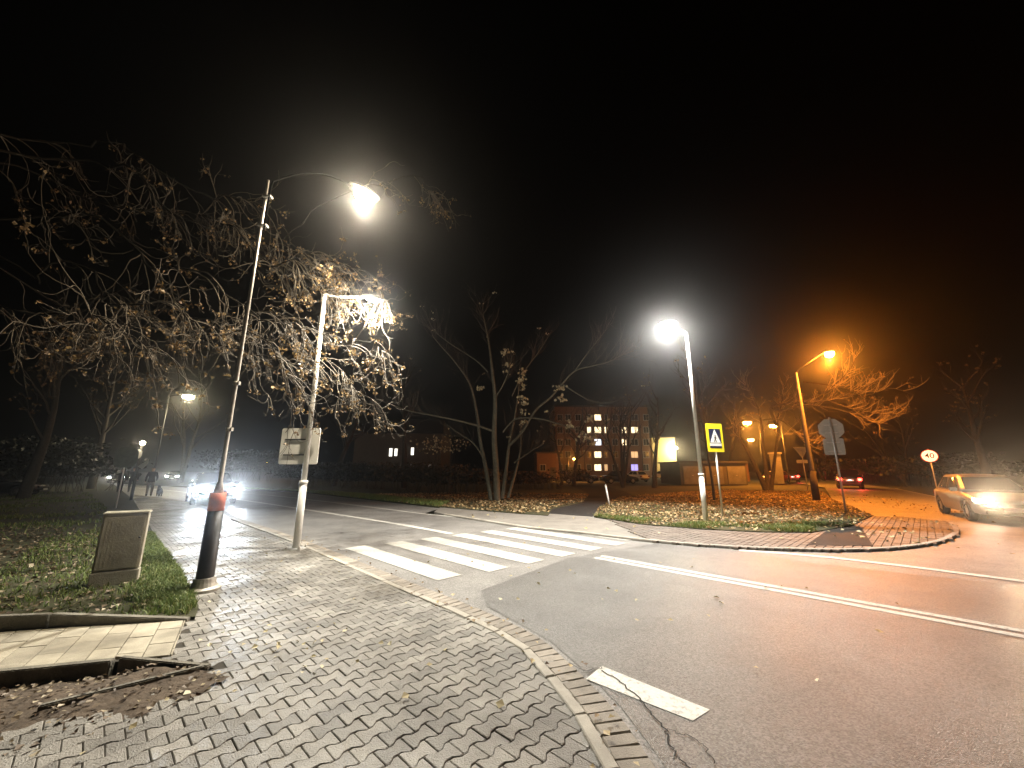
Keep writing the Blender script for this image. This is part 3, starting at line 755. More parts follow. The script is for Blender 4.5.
# ------------------------------------------------------------------ cabinet
t = empty('utility_cabinet', (-5.62,5.93,.03), math.radians(35)); tag(t, 'grey ribbed utility cabinet standing in the lawn beside the pavement', 'cabinet')
bevel(MB().box((0,-.01,.06),(.50,.20,.26)).build('plinth', M['plinth'], t), .012)
bd = bevel(MB().box((0,0,.572),(.48,.18,.76)).build('cabinet_body', M['cabinet'], t), .01)
dr = bevel(MB().box((0,-.096,.565),(.44,.014,.70)).build('door', M['cabinet'], t), .005)
rb_ = MB()
for k in range(4): rb_.box((-.17+.045*k,-.1032,.565),(.009,.0010,.62))
rb_.build('door_ribs', M['cabinet'], dr)
MB().tube([(.19,-.104,.62),(.19,-.112,.62)], .012, 10).build('lock', M['darkhouse'], dr)
lid = MB(); lid.add([(-.25,-.10,.953),(.25,-.10,.953),(.25,.10,.953),(-.25,.10,.953),(-.246,-.096,.975),(.246,-.096,.975),(.246,.096,.985),(-.246,.096,.985)], [(3,2,1,0),(4,5,6,7),(0,1,5,4),(1,2,6,5),(2,3,7,6),(3,0,4,7)])
bevel(lid.build('lid', M['plinth'], t), .006)

# ------------------------------------------------------------------ cars
glass = mat('car_glass', (.012,.013,.014), rough=.06, vary=.1)
tyre = mat('tyre_rubber', (.014,.014,.014), rough=.85, vary=.2)
rimm = mat('alloy_rim', (.45,.45,.45), rough=.35, metal=.8, vary=.1)
trim = mat('black_plastic_trim', (.015,.015,.015), rough=.6)
platem = mat('number_plate', (.7,.7,.66), rough=.4, vary=.04)
head_off = mat('headlamp_glass', (.5,.5,.5), rough=.12, vary=.05)
head_on = emit('headlamp_lit', (1,.90,.72), 170)
head_cool = emit('headlamp_lit_cool', (.85,.93,1), 220)
tail_off = mat('tail_lamp_glass', (.22,.01,.008), rough=.2)
tail_on = emit('tail_lamp_lit', (1,.05,.03), 14)
def cpaint(name, c, met=.5, rough=.32):
    return mat(name, c, rough=rough, metal=met, vary=.05, scale=3, bump=.02, bscale=200)
def loft(mb, secs, smooth=True, caps=True):
    n = len(secs[0]); vs = [p for s_ in secs for p in s_]; fs = []
    for i in range(len(secs)-1):
        for j in range(n):
            fs.append((i*n+j, i*n+n+j, i*n+n+(j+1)%n, i*n+(j+1)%n))
    if caps: fs += [tuple(range(n)), tuple(range(len(vs)-1,len(vs)-n-1,-1))]
    return mb.add(vs, fs, 0, smooth)
def make_car(label, cat, paintm, L=4.3, W=1.76, H=1.47, hatch=True, front=head_off, rear=tail_off, wagon=False, group=None):
    t = empty('parked_car', (0,0,0)); tag(t, label, cat, group)
    hl = L/2; hw = W/2; sx = L/4.3; hz = H/1.47
    # lower body: x, half width, sill z, top z
    st = [(-hl,.70,.42,.80),(-hl+.05*sx,.84,.30,.88),(-hl+.35*sx,.96,.24,.94),(-1.30*sx,1,.22,.95),(-.4*sx,1,.22,.94),(.5*sx,1,.22,.92),(.95*sx,.995,.22,.89),(1.45*sx,.98,.23,.83),(hl-.30*sx,.93,.24,.74),(hl-.07*sx,.80,.28,.66),(hl,.62,.36,.56)]
    secs = []
    for x,wd,z0,z1 in st:
        w = wd*hw; z0 *= hz; z1 *= hz; zm = z0+(z1-z0)*.55
        half = [(0,z0),(w*.72,z0),(w*.93,z0+.04),(w*.99,z0+.14),(w,zm),(w*.985,z1-.10),(w*.93,z1-.025),(w*.8,z1),(w*.4,z1+.018),(0,z1+.024)]
        ring = [(x,y,z) for y,z in half]+[(x,-y,z) for y,z in half[-2:0:-1]]
        secs.append(ring)
    # more stations by interpolation
    dense = []
    for i in range(len(secs)-1):
        for k in range(3):
            dense.append([tuple(a+(b-a)*k/3 for a,b in zip(p,q)) for p,q in zip(secs[i],secs[i+1])])
    dense.append(secs[-1])
    mb = MB(); loft(mb, dense)
    body = mb.build('body', paintm, t)
    bm = bmesh.new(); bm.from_mesh(body.data); bmesh.ops.recalc_face_normals(bm, faces=bm.faces); bm.to_mesh(body.data); bm.free()
    wr = .315*hz; wx = (-1.28*sx, 1.33*sx)
    cut = MB()
    for x in wx:
        for s_ in (-1,1): cut.tube([(x,s_*(hw-.24),wr),(x,s_*(hw+.2),wr)], wr+.055, 28, smooth=False)
    cu = cut.build('cutter', paintm)
    bm = bmesh.new(); bm.from_mesh(cu.data); bmesh.ops.recalc_face_normals(bm, faces=bm.faces); bm.to_mesh(cu.data); bm.free()
    md = body.modifiers.new('arches', 'BOOLEAN'); md.object = cu; md.operation = 'DIFFERENCE'; md.solver = 'EXACT'
    dg = bpy.context.evaluated_depsgraph_get(); dg.update()
    me = bpy.data.meshes.new_from_object(body.evaluated_get(dg)); body.modifiers.clear(); body.data = me
    cm = cu.data; bpy.data.objects.remove(cu); bpy.data.meshes.remove(cm)
    # cabin
    zb = .93*hz; zt = H; bx = (-1.75*sx if hatch or wagon else -1.30*sx, 1.02*sx); tx = ((-1.45 if wagon else (-1.25 if hatch else -.75))*sx, .18*sx)
    def cab(u, v):            # u 0..1 rear to front, v 0..1 belt to roof: centre line x and half width
        xb = bx[0]+(bx[1]-bx[0])*u; xt = tx[0]+(tx[1]-tx[0])*u
        e = abs(2*u-1)**4
        wb = hw*(.90-.05*e); wt = hw*(.70-.05*e)
        return xb+(xt-xb)*v, wb+(wt-wb)*v**1.15, zb-.03+(zt-zb+.03-.03)*v
    secs = []; NU = 14
    for i in range(NU+1):
        u = i/NU; ring = []
        pr = [cab(u,v) for v in (0,.25,.5,.75,.92)]
        crown = .03*(1-abs(2*u-1)**3)
        xr,wr_,zr = cab(u,1)
        half = [(x,w,z) for x,w,z in pr]+[(xr,wr_*.93,zr+crown*.4),(xr,wr_*.55,zr+.015+crown*.8)]
        ring = [(x,y,z) for x,y,z in half]+[(xr,0,zr+.02+crown)]+[(x,-y,z) for x,y,z in half[::-1]]
        secs.append(ring)
    mb = MB(); loft(mb, secs); roof = mb.build('cabin', paintm, t)
    bm = bmesh.new(); bm.from_mesh(roof.data); bmesh.ops.recalc_face_normals(bm, faces=bm.faces); bm.to_mesh(roof.data); bm.free()
    # glazing
    def side_glass(u0,u1,sgn):
        mb = MB(); vs = []; nu = 4
        for v in (.16,.5,.86):
            for k in range(nu+1):
                x,w,z = cab(u0+(u1-u0)*k/nu, v); vs.append((x,sgn*(w+.008),z+.004))
        fs = [(r*(nu+1)+k,r*(nu+1)+k+1,(r+1)*(nu+1)+k+1,(r+1)*(nu+1)+k) for r in range(2) for k in range(nu)]
        if sgn > 0: fs = [f[::-1] for f in fs]
        mb.add(vs, fs, 0, True); mb.build('side_window', glass, t)
    for sgn in (-1,1):
        side_glass(.10,.47,sgn); side_glass(.51,.90,sgn)
    def end_glass(u, name, dx):
        mb = MB(); vs = []
        for v in (.14,.5,.88):
            x,w,z = cab(u,v)
            for k in (-1,-.5,0,.5,1): vs.append((x+dx,k*w*.90,z+.006))
        fs = [(r*5+k,r*5+k+1,r*5+k+6,r*5+k+5) for r in range(2) for k in range(4)]
        mb.add(vs, fs if dx > 0 else [f[::-1] for f in fs], 0, True); return mb.build(name, glass, t)
    end_glass(1,'windscreen',.012); end_glass(0,'rear_window',-.012)
    # wheels
    for x in wx:
        for s_ in (-1,1):
            wh = MB()
            prof = [(wr*.62,-.09),(wr*.9,-.10),(wr,-.075),(wr,.075),(wr*.9,.10),(wr*.62,.09)]
            vs = []; fs = []; n = 24
            for r,y in prof:
                for j in range(n):
                    a = 2*math.pi*j/n; vs.append((x+r*math.cos(a), s_*(hw-.11)+y, wr+r*math.sin(a)))
            for i in range(len(prof)-1):
                for j in range(n): fs.append((i*n+j,i*n+(j+1)%n,i*n+n+(j+1)%n,i*n+n+j))
            wh.add(vs, fs, 0, True); wo = wh.build('wheel', tyre, t)
            rm = MB(); yy = s_*(hw-.025)
            rm.tube([(x,yy-s_*.05,wr),(x,yy-s_*.03,wr)], wr*.63, 24)
            for k in range(5):
                a = k*1.2566; rm.box((x+math.cos(a)*wr*.33,yy-s_*.018,wr+math.sin(a)*wr*.33),(wr*.56,.02,.05), rot=Matrix.Rotation(-a,3,'Y'))
            rm.tube([(x,yy-s_*.03,wr),(x,yy-s_*.002,wr)], .045, 12)
            rm.build('rim', rimm, wo)
    # lamps, bumpers, plates, mirrors, grille
    for s_ in (-1,1):
        mb = MB(); mb.add([(hl-.03*sx,s_*hw*.50,.60*hz),(hl-.13*sx,s_*hw*.80,.60*hz),(hl-.24*sx,s_*hw*.91,.66*hz),(hl-.27*sx,s_*hw*.90,.73*hz),(hl-.12*sx,s_*hw*.70,.705*hz),(hl-.04*sx,s_*hw*.50,.665*hz)], [(0,1,2,3,4,5)])
        o = mb.build('headlight', front, t)
        bm = bmesh.new(); bm.from_mesh(o.data)
        for f in bm.faces:
            if f.normal.x < 0: f.normal_flip()
        r = bmesh.ops.extrude_face_region(bm, geom=list(bm.faces)); bmesh.ops.translate(bm, verts=[v for v in r['geom'] if isinstance(v,bmesh.types.BMVert)], vec=(.025,s_*.012,.008))
        bm.to_mesh(o.data); bm.free()
        mb = MB(); mb.box((-hl+.035,s_*hw*.72,.74*hz),(.10,.30,.20)); bevel(mb.build('tail_light', rear, t), .02)
        mb = MB(); mb.box((.78*sx,s_*(hw*.92+.10),.98*hz),(.10,.20,.13)); mm = bevel(mb.build('wing_mirror', paintm, t), .03)
    bevel(MB().box((hl-.015,0,.33*hz),(.10,W*.72,.12)).build('front_bumper', trim, t), .02)
    bevel(MB().box((hl-.02,0,.55*hz),(.07,W*.42,.10)).build('grille', trim, t), .01)
    bevel(MB().box((-hl+.01,0,.40*hz),(.10,W*.76,.14)).build('rear_bumper', trim, t), .02)
    MB().box((hl+.04,0,.42*hz),(.012,.52,.11)).build('number_plate', platem, t)
    MB().box((-hl-.012,0,.66*hz),(.012,.52,.11)).build('number_plate', platem, t)
    return t
def place(t, x, y, heading, z=0.0):
    t.location = (x,y,z); t.rotation_euler = (0,0,math.radians(heading)); return t
def headlights(t, L, W, H, col, power, spot=75, lift=0):
    for s_ in (-1,1): lamp('headlight_beam', (L/2+.06, s_*W*.37, .64*H/1.47), col, power, .05, t, spot, (1,0,lift), 1)

silver = cpaint('silver_paint', (.17,.165,.155), .5, .36)
dark = cpaint('dark_paint', (.02,.022,.026), .3, .25)
whitep = cpaint('white_paint', (.72,.71,.68), 0, .3)
redp = cpaint('dark_red_paint', (.16,.02,.02), .2, .3)
c1 = place(make_car('silver car with lit headlights turning out of the side street', 'car', silver, 4.1, 1.72, 1.45, True, head_on), 16.2, 13.75, 236)
c1.name = 'moving_car'
headlights(c1, 4.1, 1.72, 1.45, (1,.70,.42), 6000, 40, .14)
c2 = place(make_car('oncoming car with two dazzling white headlights on the main road', 'car', dark, 4.3, 1.76, 1.47, False, head_cool), -15.3, 20.35, -47)
c2.name = 'moving_car'
headlights(c2, 4.3, 1.76, 1.47, (.80,.90,1), 2300, 40, .08)
c3 = place(make_car('dark car driving away with red tail lights glowing in the side street', 'car', dark, 4.3, 1.8, 1.62, True, head_off, tail_on), 30.3, 35.8, 52); c3.name = 'moving_car'
for s_ in (-1,1): lamp('tail_glow', (-2.25,s_*.63,1.0*.74), (1,.06,.04), 60, .05, c3)
lamp('plate_glow', (-2.24,0,.80), (1,.9,.8), 4, .03, c3)
c4 = place(copy_tree(c3), 37.5, 53.5, 60); c4['label'] = 'distant car with red tail lights by the orange lit pillar'; c4['category'] = 'car'
cp = make_car('dark parked car behind the trees right of the park path', 'car', dark, 4.4, 1.78, 1.48, False)
gp = 'parked cars'
tag(place(cp, 8.3, 49, 176), group=gp)
k = place(copy_tree(cp), 13.1, 48.5, 4); tag(k, 'dark parked car just left of the multi stemmed tree', 'car', gp)
cw = place(make_car('pale parked car in front of the brightly lit yellow wall', 'car', whitep, 4.2, 1.75, 1.48, True), 26.5, 70.0, 215); cw['group'] = gp
k = place(make_car('dark estate car parked beside the pale one near the yellow wall', 'car', dark, 4.6, 1.8, 1.75, True, wagon=True), 29.7, 70.5, 120); k['group'] = gp
k = place(copy_tree(cw), 17.4, 56, 110); tag(k, 'pale parked car half hidden by the multi stemmed tree', 'car', gp)
k = place(copy_tree(cp), -31.5, 24.2, 30, .0); tag(k, 'barely visible parked car in the darkness beyond the lawn', 'car', gp)
k = place(make_car('red parked car near the forked tree on the side street', 'car', redp, 4.2, 1.75, 1.48, True), 33.5, 50.5, 205); k['group'] = gp
# far traffic at the end of the road
for (px,py,Y,lab) in ((175,477,62,'far car with yellowish headlights at the end of the road'),(122,475,52,'far car with two small white headlights behind the left posts')):
    p = at(px,py,Y); k = place(copy_tree(c2), p.x, Y, -60); tag(k, lab, 'car', 'far oncoming cars')
    for ch in list(k.children):
        if ch.type == 'LIGHT': ch.data = ch.data.copy(); ch.data.energy = 500; ch.data.color = (1,.9,.65)

# ------------------------------------------------------------------ people and a dog
def skin(name, verts, edges, radii, mats, matf, parent=None, levels=2):
    me = bpy.data.meshes.new(name); me.from_pydata(verts, edges, [])
    o = bpy.data.objects.new(name, me); COL.objects.link(o)
    o.modifiers.new('skin','SKIN'); 
    for i, r in enumerate(radii):
        sv = me.skin_vertices[0].data[i]; sv.radius = (r,r) if not isinstance(r, tuple) else r
    me.skin_vertices[0].data[0].use_root = True
    s2 = o.modifiers.new('sub','SUBSURF'); s2.levels = levels; s2.render_levels = levels
    dg = bpy.context.evaluated_depsgraph_get(); dg.update()
    m2 = bpy.data.meshes.new_from_object(o.evaluated_get(dg)); o.modifiers.clear(); o.data = m2
    m2.materials.clear()
    for m in mats: m2.materials.append(m)
    for p in m2.polygons: p.material_index = matf(p.center); p.use_smooth = True
    if parent is not None: o.parent = parent
    return o
skinm = mat('skin_tone', (.45,.28,.2), rough=.6)
jk = mat('dark_jacket', (.012,.012,.015), rough=.8); jk2 = mat('grey_jacket', (.06,.055,.055), rough=.8)
tr1 = mat('dark_trousers', (.015,.015,.02), rough=.85); tr2 = mat('pale_trousers', (.16,.14,.12), rough=.85)
hairm = mat('dark_hair', (.015,.01,.008), rough=.8); shoe = mat('dark_shoes', (.01,.01,.01), rough=.6)
def person(loc, rz, label, jacket, trous, lead=False, ht=1.72):
    k = ht/1.75
    vs = [(0,0,.95),(0,0,1.15),(0,0,1.38),(0,.0,1.50),(.01,0,1.57),(.02,0,1.66),(.02,0,1.74),
          (0,.10,.90),(.16,.11,.50),(.10,.11,.09),(.25,.12,.05),
          (0,-.10,.90),(-.02,-.11,.49),(-.26,-.11,.14),(-.12,-.12,.06),
          (0,.17,1.43),(-.05,.25,1.17),(.08,.27,.95),(.12,.27,.86),
          (0,-.17,1.43),(.02,-.25,1.17),(.20,-.24,1.00),(.27,-.22,.95)]
    ed = [(0,1),(1,2),(2,3),(3,4),(4,5),(5,6),(0,7),(7,8),(8,9),(9,10),(0,11),(11,12),(12,13),(13,14),(2,15),(15,16),(16,17),(17,18),(2,19),(19,20),(20,21),(21,22)]
    ra = [.16,.15,.16,.075,.065,.10,.07,.105,.075,.055,.045,.105,.075,.055,.045,.085,.06,.045,.035,.085,.06,.045,.035]
    vs = [(x*k,y*k,z*k) for x,y,z in vs]; ra = [r*k for r in ra]
    t = empty('person', loc, rz); tag(t, label, 'person', 'people walking on the far pavement')
    def mf(c):
        z = c.z/k
        if z < .12: return 3
        if z < .86 and abs(c.y) < .2*k: return 1
        if z > 1.52 or (z < .90 and abs(c.y) > .2*k): return 2
        return 0
    b = skin('body', vs, ed, ra, [jacket,trous,skinm,shoe], mf, t)
    hv = [(.0,0,1.70*k),(-.015,0,1.765*k)]
    skin('hair', hv, [(0,1)], [.095*k,.075*k], [hairm], lambda c: 0, t)
    return t
person((-22.3,24.6,.02), math.radians(130), 'walker in dark jacket and pale trousers with a small dog on the pavement', jk, tr2)
person((-27.0,28.3,.02), math.radians(-50), 'person in dark clothes walking between the two far posts', jk, tr1)
person((-28.1,28.6,.02), math.radians(-50), 'person in grey jacket walking behind the thin pale post', jk2, tr1, ht=1.64)
t = empty('dog', (-21.35,24.25,.02), math.radians(140)); tag(t, 'small dark dog beside the walker in pale trousers', 'dog')
dv = [(0,0,.38),(.22,0,.40),(.34,0,.50),(.42,0,.56),(.54,0,.53),(-.22,0,.39),(-.34,0,.46),(-.42,0,.54),
      (.24,.07,.26),(.22,.07,.13),(.25,.07,.03),(.24,-.07,.26),(.26,-.07,.13),(.30,-.07,.03),
      (-.24,.07,.28),(-.31,.07,.16),(-.27,.07,.03),(-.24,-.07,.28),(-.28,-.07,.16),(-.23,-.07,.03),(.41,.045,.66),(.41,-.045,.66)]
de = [(0,1),(1,2),(2,3),(3,4),(0,5),(5,6),(6,7),(1,8),(8,9),(9,10),(1,11),(11,12),(12,13),(5,14),(14,15),(15,16),(5,17),(17,18),(18,19),(3,20),(3,21)]
dr_ = [.12,.125,.08,.085,.045,.105,.03,.018,.055,.032,.03,.055,.032,.03,.065,.034,.03,.065,.034,.03,.02,.02]
skin('body', dv, de, dr_, [jk], lambda c: 0, t)

# ------------------------------------------------------------------ trees
def nsides(r): return 9 if r > .09 else (6 if r > .03 else (4 if r > .012 else 3))
def wander_path(p, d, L, n, wob, pull, rnd=R):
    pts = [V(p)]; d = V(d).normalized()
    for i in range(n):
        d = (d+V((rnd.gauss(0,wob),rnd.gauss(0,wob),rnd.gauss(0,wob)))+V((0,0,pull(i/n) if callable(pull) else pull))).normalized()
        pts.append(pts[-1]+d*(L/n))
    return pts
def taper(r0, r1, n): return [r0+(r1-r0)*(i/(n-1)) for i in range(n)]
def path_point(pts, u):
    k = u*(len(pts)-1); i = min(int(k), len(pts)-2); f = k-i
    return pts[i].lerp(pts[i+1], f), (pts[i+1]-pts[i]).normalized()
def side_dir(t, ang):
    o = t.orthogonal().normalized(); b = t.cross(o); a = R.uniform(0,6.283)
    s = o*math.cos(a)+b*math.sin(a)
    return (t*math.cos(ang)+s*math.sin(ang)).normalized()
def smooth3(pts, n=5):
    P = [V(p) for p in pts]; out = []
    for i in range(len(P)-1):
        p0 = P[max(i-1,0)]; p1 = P[i]; p2 = P[i+1]; p3 = P[min(i+2,len(P)-1)]
        for k in range(n):
            t = k/n
            out.append(.5*((2*p1)+(p2-p0)*t+(2*p0-5*p1+4*p2-p3)*t*t+(3*p1-p0-3*p2+p3)*t**3))
    out.append(P[-1]); return out
def cluster(lv, p, n, spread, size, drop=.6):
    for _ in range(n):
        q = p+V((R.gauss(0,spread),R.gauss(0,spread),-abs(R.gauss(0,spread))*drop*1.6))
        lv.leaf(q, R.uniform(*size), None, 1.6)

def build_tree(name, label, base, trunks, wood, twigs, leaf, cat='tree', group=None, tw=None):
    t = empty(name, base); tag(t, label, cat, group)
    trunks.v = [tuple(V(v)-V(base)) for v in trunks.v]; trunks.build('trunk', wood, t)
    if twigs.v:
        twigs.v = [tuple(V(v)-V(base)) for v in twigs.v]
        for_leaf = [tuple(V(v)-V(base)) for v in leaf[0].v] if leaf else []
        if leaf:
            o = len(twigs.v); twigs.v += for_leaf
            twigs.f += [[i+o for i in f] for f in leaf[0].f]; twigs.m += [1]*len(leaf[0].f); twigs.sm += leaf[0].sm
        twigs.build('crown', [tw or M['twig'], leaf[1] if leaf else M['twig']], t)
    return t

# the near tree whose limbs hang into the picture from the left (trunk stands out of frame)
LAMP2 = at(372,301,9.05)
def near_tree():
    tk, tg, lv = MB(), MB(), MB()
    base = V((-12.6,3.9,.03))
    trunk = smooth3([base,base+V((.1,.05,1.5)),base+V((.05,.1,3.2)),base+V((.2,.2,5.2)),base+V((.5,.3,7.6)),base+V((.6,.4,10))], 5)
    tk.tube(trunk, taper(.34,.10,len(trunk)), 12)
    ts = V((-12.3,4.2,6.0))
    limbs = [   # waypoints as (x, y, depth)
        ([(40,150,7.2),(130,178,7.4),(190,215,7.5),(232,232,7.6),(268,258,7.8),(298,272,8.1),(330,280,8.5)], .075),
        ([(20,130,7.6),(110,150,7.8),(190,182,7.9),(240,205,8.1),(285,235,8.5),(320,262,8.9),(345,275,9.1)], .07),
        ([(20,210,6.6),(95,230,6.7),(160,258,6.9),(215,290,7.1),(262,312,7.3),(300,335,7.6)], .06),
        ([(15,260,6.3),(60,270,6.4),(115,292,6.5),(165,310,6.6),(205,322,6.8),(245,340,7.0),(290,372,7.3)], .05),
        ([(285,235,8.5),(330,203,9.2),(380,180,9.9),(415,180,10.1),(436,192,10.2)], .024),
        ([(20,180,8.4),(120,200,8.8),(210,225,9.1),(290,248,9.4),(350,272,9.5),(388,290,9.5)], .06),
        ([(30,285,7.6),(110,300,7.8),(190,310,8.0),(250,318,8.3),(310,330,8.7),(360,345,8.9),(384,350,9.0)], .05),
        ([(20,310,6.0),(50,315,6.0),(95,325,6.1),(140,345,6.2)], .035),
        ([(15,330,8.8),(90,330,9.0),(180,338,9.3),(270,350,9.2),(330,372,9.1),(372,392,9.0)], .045),
    ]
    def hang(p, d, L, r, lv_n):
        # a shoot that droops and then lifts its tip
        n = 9; bend = R.uniform(.35,.75)
        pts = wander_path(p, d, L, n, .13, lambda u: -.28 if u < bend else .42)
        tg.tube(pts, taper(r, r*.4, len(pts)), 4 if r > .009 else 3, cap=False)
        return pts
    dens_at = lambda q: 1.0
    for way, r0 in limbs:
        pts = ([] if way[-1][0] == 436 else [ts+V((0,0,R.uniform(-.8,1.6)))])+[at(*w_) for w_ in way]
        pts = smooth3(pts, 5); k = len(pts)
        ph = [R.uniform(0,6.28) for _ in range(3)]
        pts = [p+V((.09*math.sin(i*.9+ph[0])+R.gauss(0,.03),.12*math.sin(i*.7+ph[1])+R.gauss(0,.04),.20*math.sin(i*.62+ph[2])+R.gauss(0,.045))) for i,p in enumerate(pts)]
        tk.tube(pts, taper(r0*.45, .010, k), 7, cap=False)
        nb = int(18+len(way)*3.8)
        for i in range(nb+(14 if way[-1][0] in (330,345) else 0)):
            u = R.uniform(.76,1) if i >= nb else R.uniform(.12,1) if i < nb*.86 else 1
            if way[-1][0] == 436:
                if i > nb*.45: break
                u = R.uniform(.4,1) if i % 3 == 0 else R.uniform(.9,1)
            p, t = path_point(pts, min(u,.999))
            d = side_dir(t, R.uniform(.5,1.15)); d = (d+t*.35).normalized()
            L = R.uniform(.6,1.7)*(1.1-.3*u)
            if (p-LAMP2).length < .9 and p.y < LAMP2.y+.15 and p.z < LAMP2.z+.35: continue
            s = hang(p, d, L, R.uniform(.008,.014), 0)
            gold = way[-1][0] in (330,345) and i >= nb
            for j in range(R.randint(2,5)):
                u2 = R.uniform(.25,1); p2, t2 = path_point(s, min(u2,.999))
                d2 = (side_dir(t2, R.uniform(.4,1.0))+t2*.4).normalized()
                if (p2-LAMP2).length < .55 and p2.y < LAMP2.y+.1: continue
                s2 = hang(p2, d2, R.uniform(.25,.75), R.uniform(.0045,.008), 0)
                if gold or R.random() < .22+.5*max(0,1-(s2[-1]-V((-3.4,9,5.3))).length/3.2):
                    for e in range(R.randint(1,2)):
                        pe, _ = path_point(s2, R.uniform(.45,.999))
                        cluster(lv, pe+V((0,0,-.03)), R.randint(3,8), .04, (.025,.08))
                for q in range(R.randint(0,2)):
                    p3, t3 = path_point(s2, R.uniform(.3,.95))
                    s3 = wander_path(p3, side_dir(t3,.7), R.uniform(.1,.3), 4, .15, .12)
                    tg.tube(s3, taper(.0045,.003,len(s3)), 3, cap=False)
                    if R.random() < .35: cluster(lv, s3[-1], R.randint(2,4), .03, (.04,.075))
    return build_tree('bare_tree', 'tree of drooping twigs and dry brown leaf clusters hanging around the two left lamps', base, tk, M['limb'], tg, (lv, M['dryleaf']))
near_tree()

def twiggy(tg, lv, pts, n, L0, L1, r, lift=.06, leafp=.15, size=(.06,.11), depth=2, umin=.25):
    for i in range(n):
        p, t = path_point(pts, min(R.uniform(umin,1),.999))
        d = side_dir(t, R.uniform(.45,1.0)); d = (d+V((0,0,.25))).normalized()
        s = wander_path(p, d, R.uniform(L0,L1), 7, .13, lift)
        tg.tube(s, taper(r, r*.35, len(s)), 4 if r > .012 else 3, cap=False)
        if depth > 1: twiggy(tg, lv, s, R.randint(2,5), L0*.4, L1*.5, r*.55, lift, leafp, size, depth-1, .2)
        elif R.random() < leafp:
            cluster(lv, s[-1], R.randint(2,6), .06, size, .5)
        if R.random() < leafp*.6: cluster(lv, s[-1], R.randint(2,6), .06, size, .5)

def middle_tree():
    tk, tg, lv = MB(), MB(), MB(); Y = 20.8
    base = g(497,500,.06); base = V((base.x*Y/base.y, Y, .06))
    stems = [([(497,501,0),(496,470,0),(494,435,0),(495,400,0),(492,370,.2),(489,345,.3),(484,318,.5)], .24, .03),
             ([(491,500,.1),(486,470,.3),(480,440,.6),(477,415,.8),(470,385,1.0),(455,362,1.2),(440,345,1.2),(432,335,1.2)], .15, .02),
             ([(502,499,.3),(506,470,.6),(509,445,.9),(514,420,1.2),(518,395,1.4),(520,365,1.6)], .15, .02),
             ([(508,498,.5),(516,470,.8),(521,445,1.1),(520,420,1.4)], .12, .02),
             ([(495,398,0),(503,385,-.3),(509,370,-.5),(512,355,-.7)], .06, .015),
             ([(495,432,0),(478,426,-.2),(455,420,-.5),(430,415,-.8),(410,411,-1.0),(392,405,-1.3),(378,399,-1.5)], .085, .02),
             ([(486,462,.2),(474,444,0),(460,434,-.2),(446,424,-.4)], .06, .015),
             ([(503,432,.2),(514,420,-.2),(528,418,-.5),(545,420,-.9),(562,425,-1.2),(580,431,-1.5),(594,441,-1.8)], .07, .016),
             ([(509,446,.6),(522,432,.2),(536,410,-.1),(550,398,-.3),(562,384,-.6),(575,371,-.8),(592,366,-1.0),(608,362,-1.2),(622,355,-1.4),(634,351,-1.6)], .10, .014),
             ([(575,371,-.8),(584,358,-.9),(594,345,-1.0),(606,330,-1.1)], .04, .01),
             ([(562,384,-.6),(578,394,-.6),(594,402,-.7),(612,402,-.8),(630,396,-.9)], .045, .01),
             ([(514,463,.8),(530,452,.6),(543,444,.5)], .05, .015),
             ([(489,345,.3),(485,325,.4),(482,305,.5)], .035, .01),
             ([(488,372,.2),(478,362,.3),(468,355,.4),(448,342,.5),(434,330,.5),(428,318,.5)], .05, .012),
             ([(512,396,1.3),(524,372,1.3),(540,350,1.4),(552,330,1.5)], .045, .01),
             ]
    for way, r0, r1 in stems:
        pts = smooth3([at(x,y,Y+dy) for x,y,dy in way], 5)
        tk.tube(pts, taper(r0*.8,r1*.8,len(pts)), 9 if r0 > .08 else 6, cap=False)
        if r0 < .2: twiggy(tg, lv, pts, int(7+len(way)*2.4), .5, 1.9, .011, .07, .02, (.08,.13), 2, .35)
        else: twiggy(tg, lv, pts, 9, .8, 2.2, .018, .07, .02, (.09,.16), 2, .55)
    for (x,y,dy) in ((480,387,-.1),(505,352,-.6),(508,362,-.6),(523,372,-.5),(522,395,-.5),(524,402,-.5),(522,380,-.5),(561,382,-.8),(561,395,-.8),(590,420,-1.6),(585,432,-1.6),(594,438,-1.8),(570,425,-1.4),(524,418,-.5)):
        for q in range(4): cluster(lv, at(x+R.gauss(0,1.6),y+R.gauss(0,3),Y+dy), 7, .10, (.10,.20))
    return build_tree('bare_tree', 'multi stemmed leafless tree with pale leaf tufts across the road behind the crossing', base, tk, M['bark'], tg, (lv, M['paleleaf']), tw=M['twig'])
middle_tree()

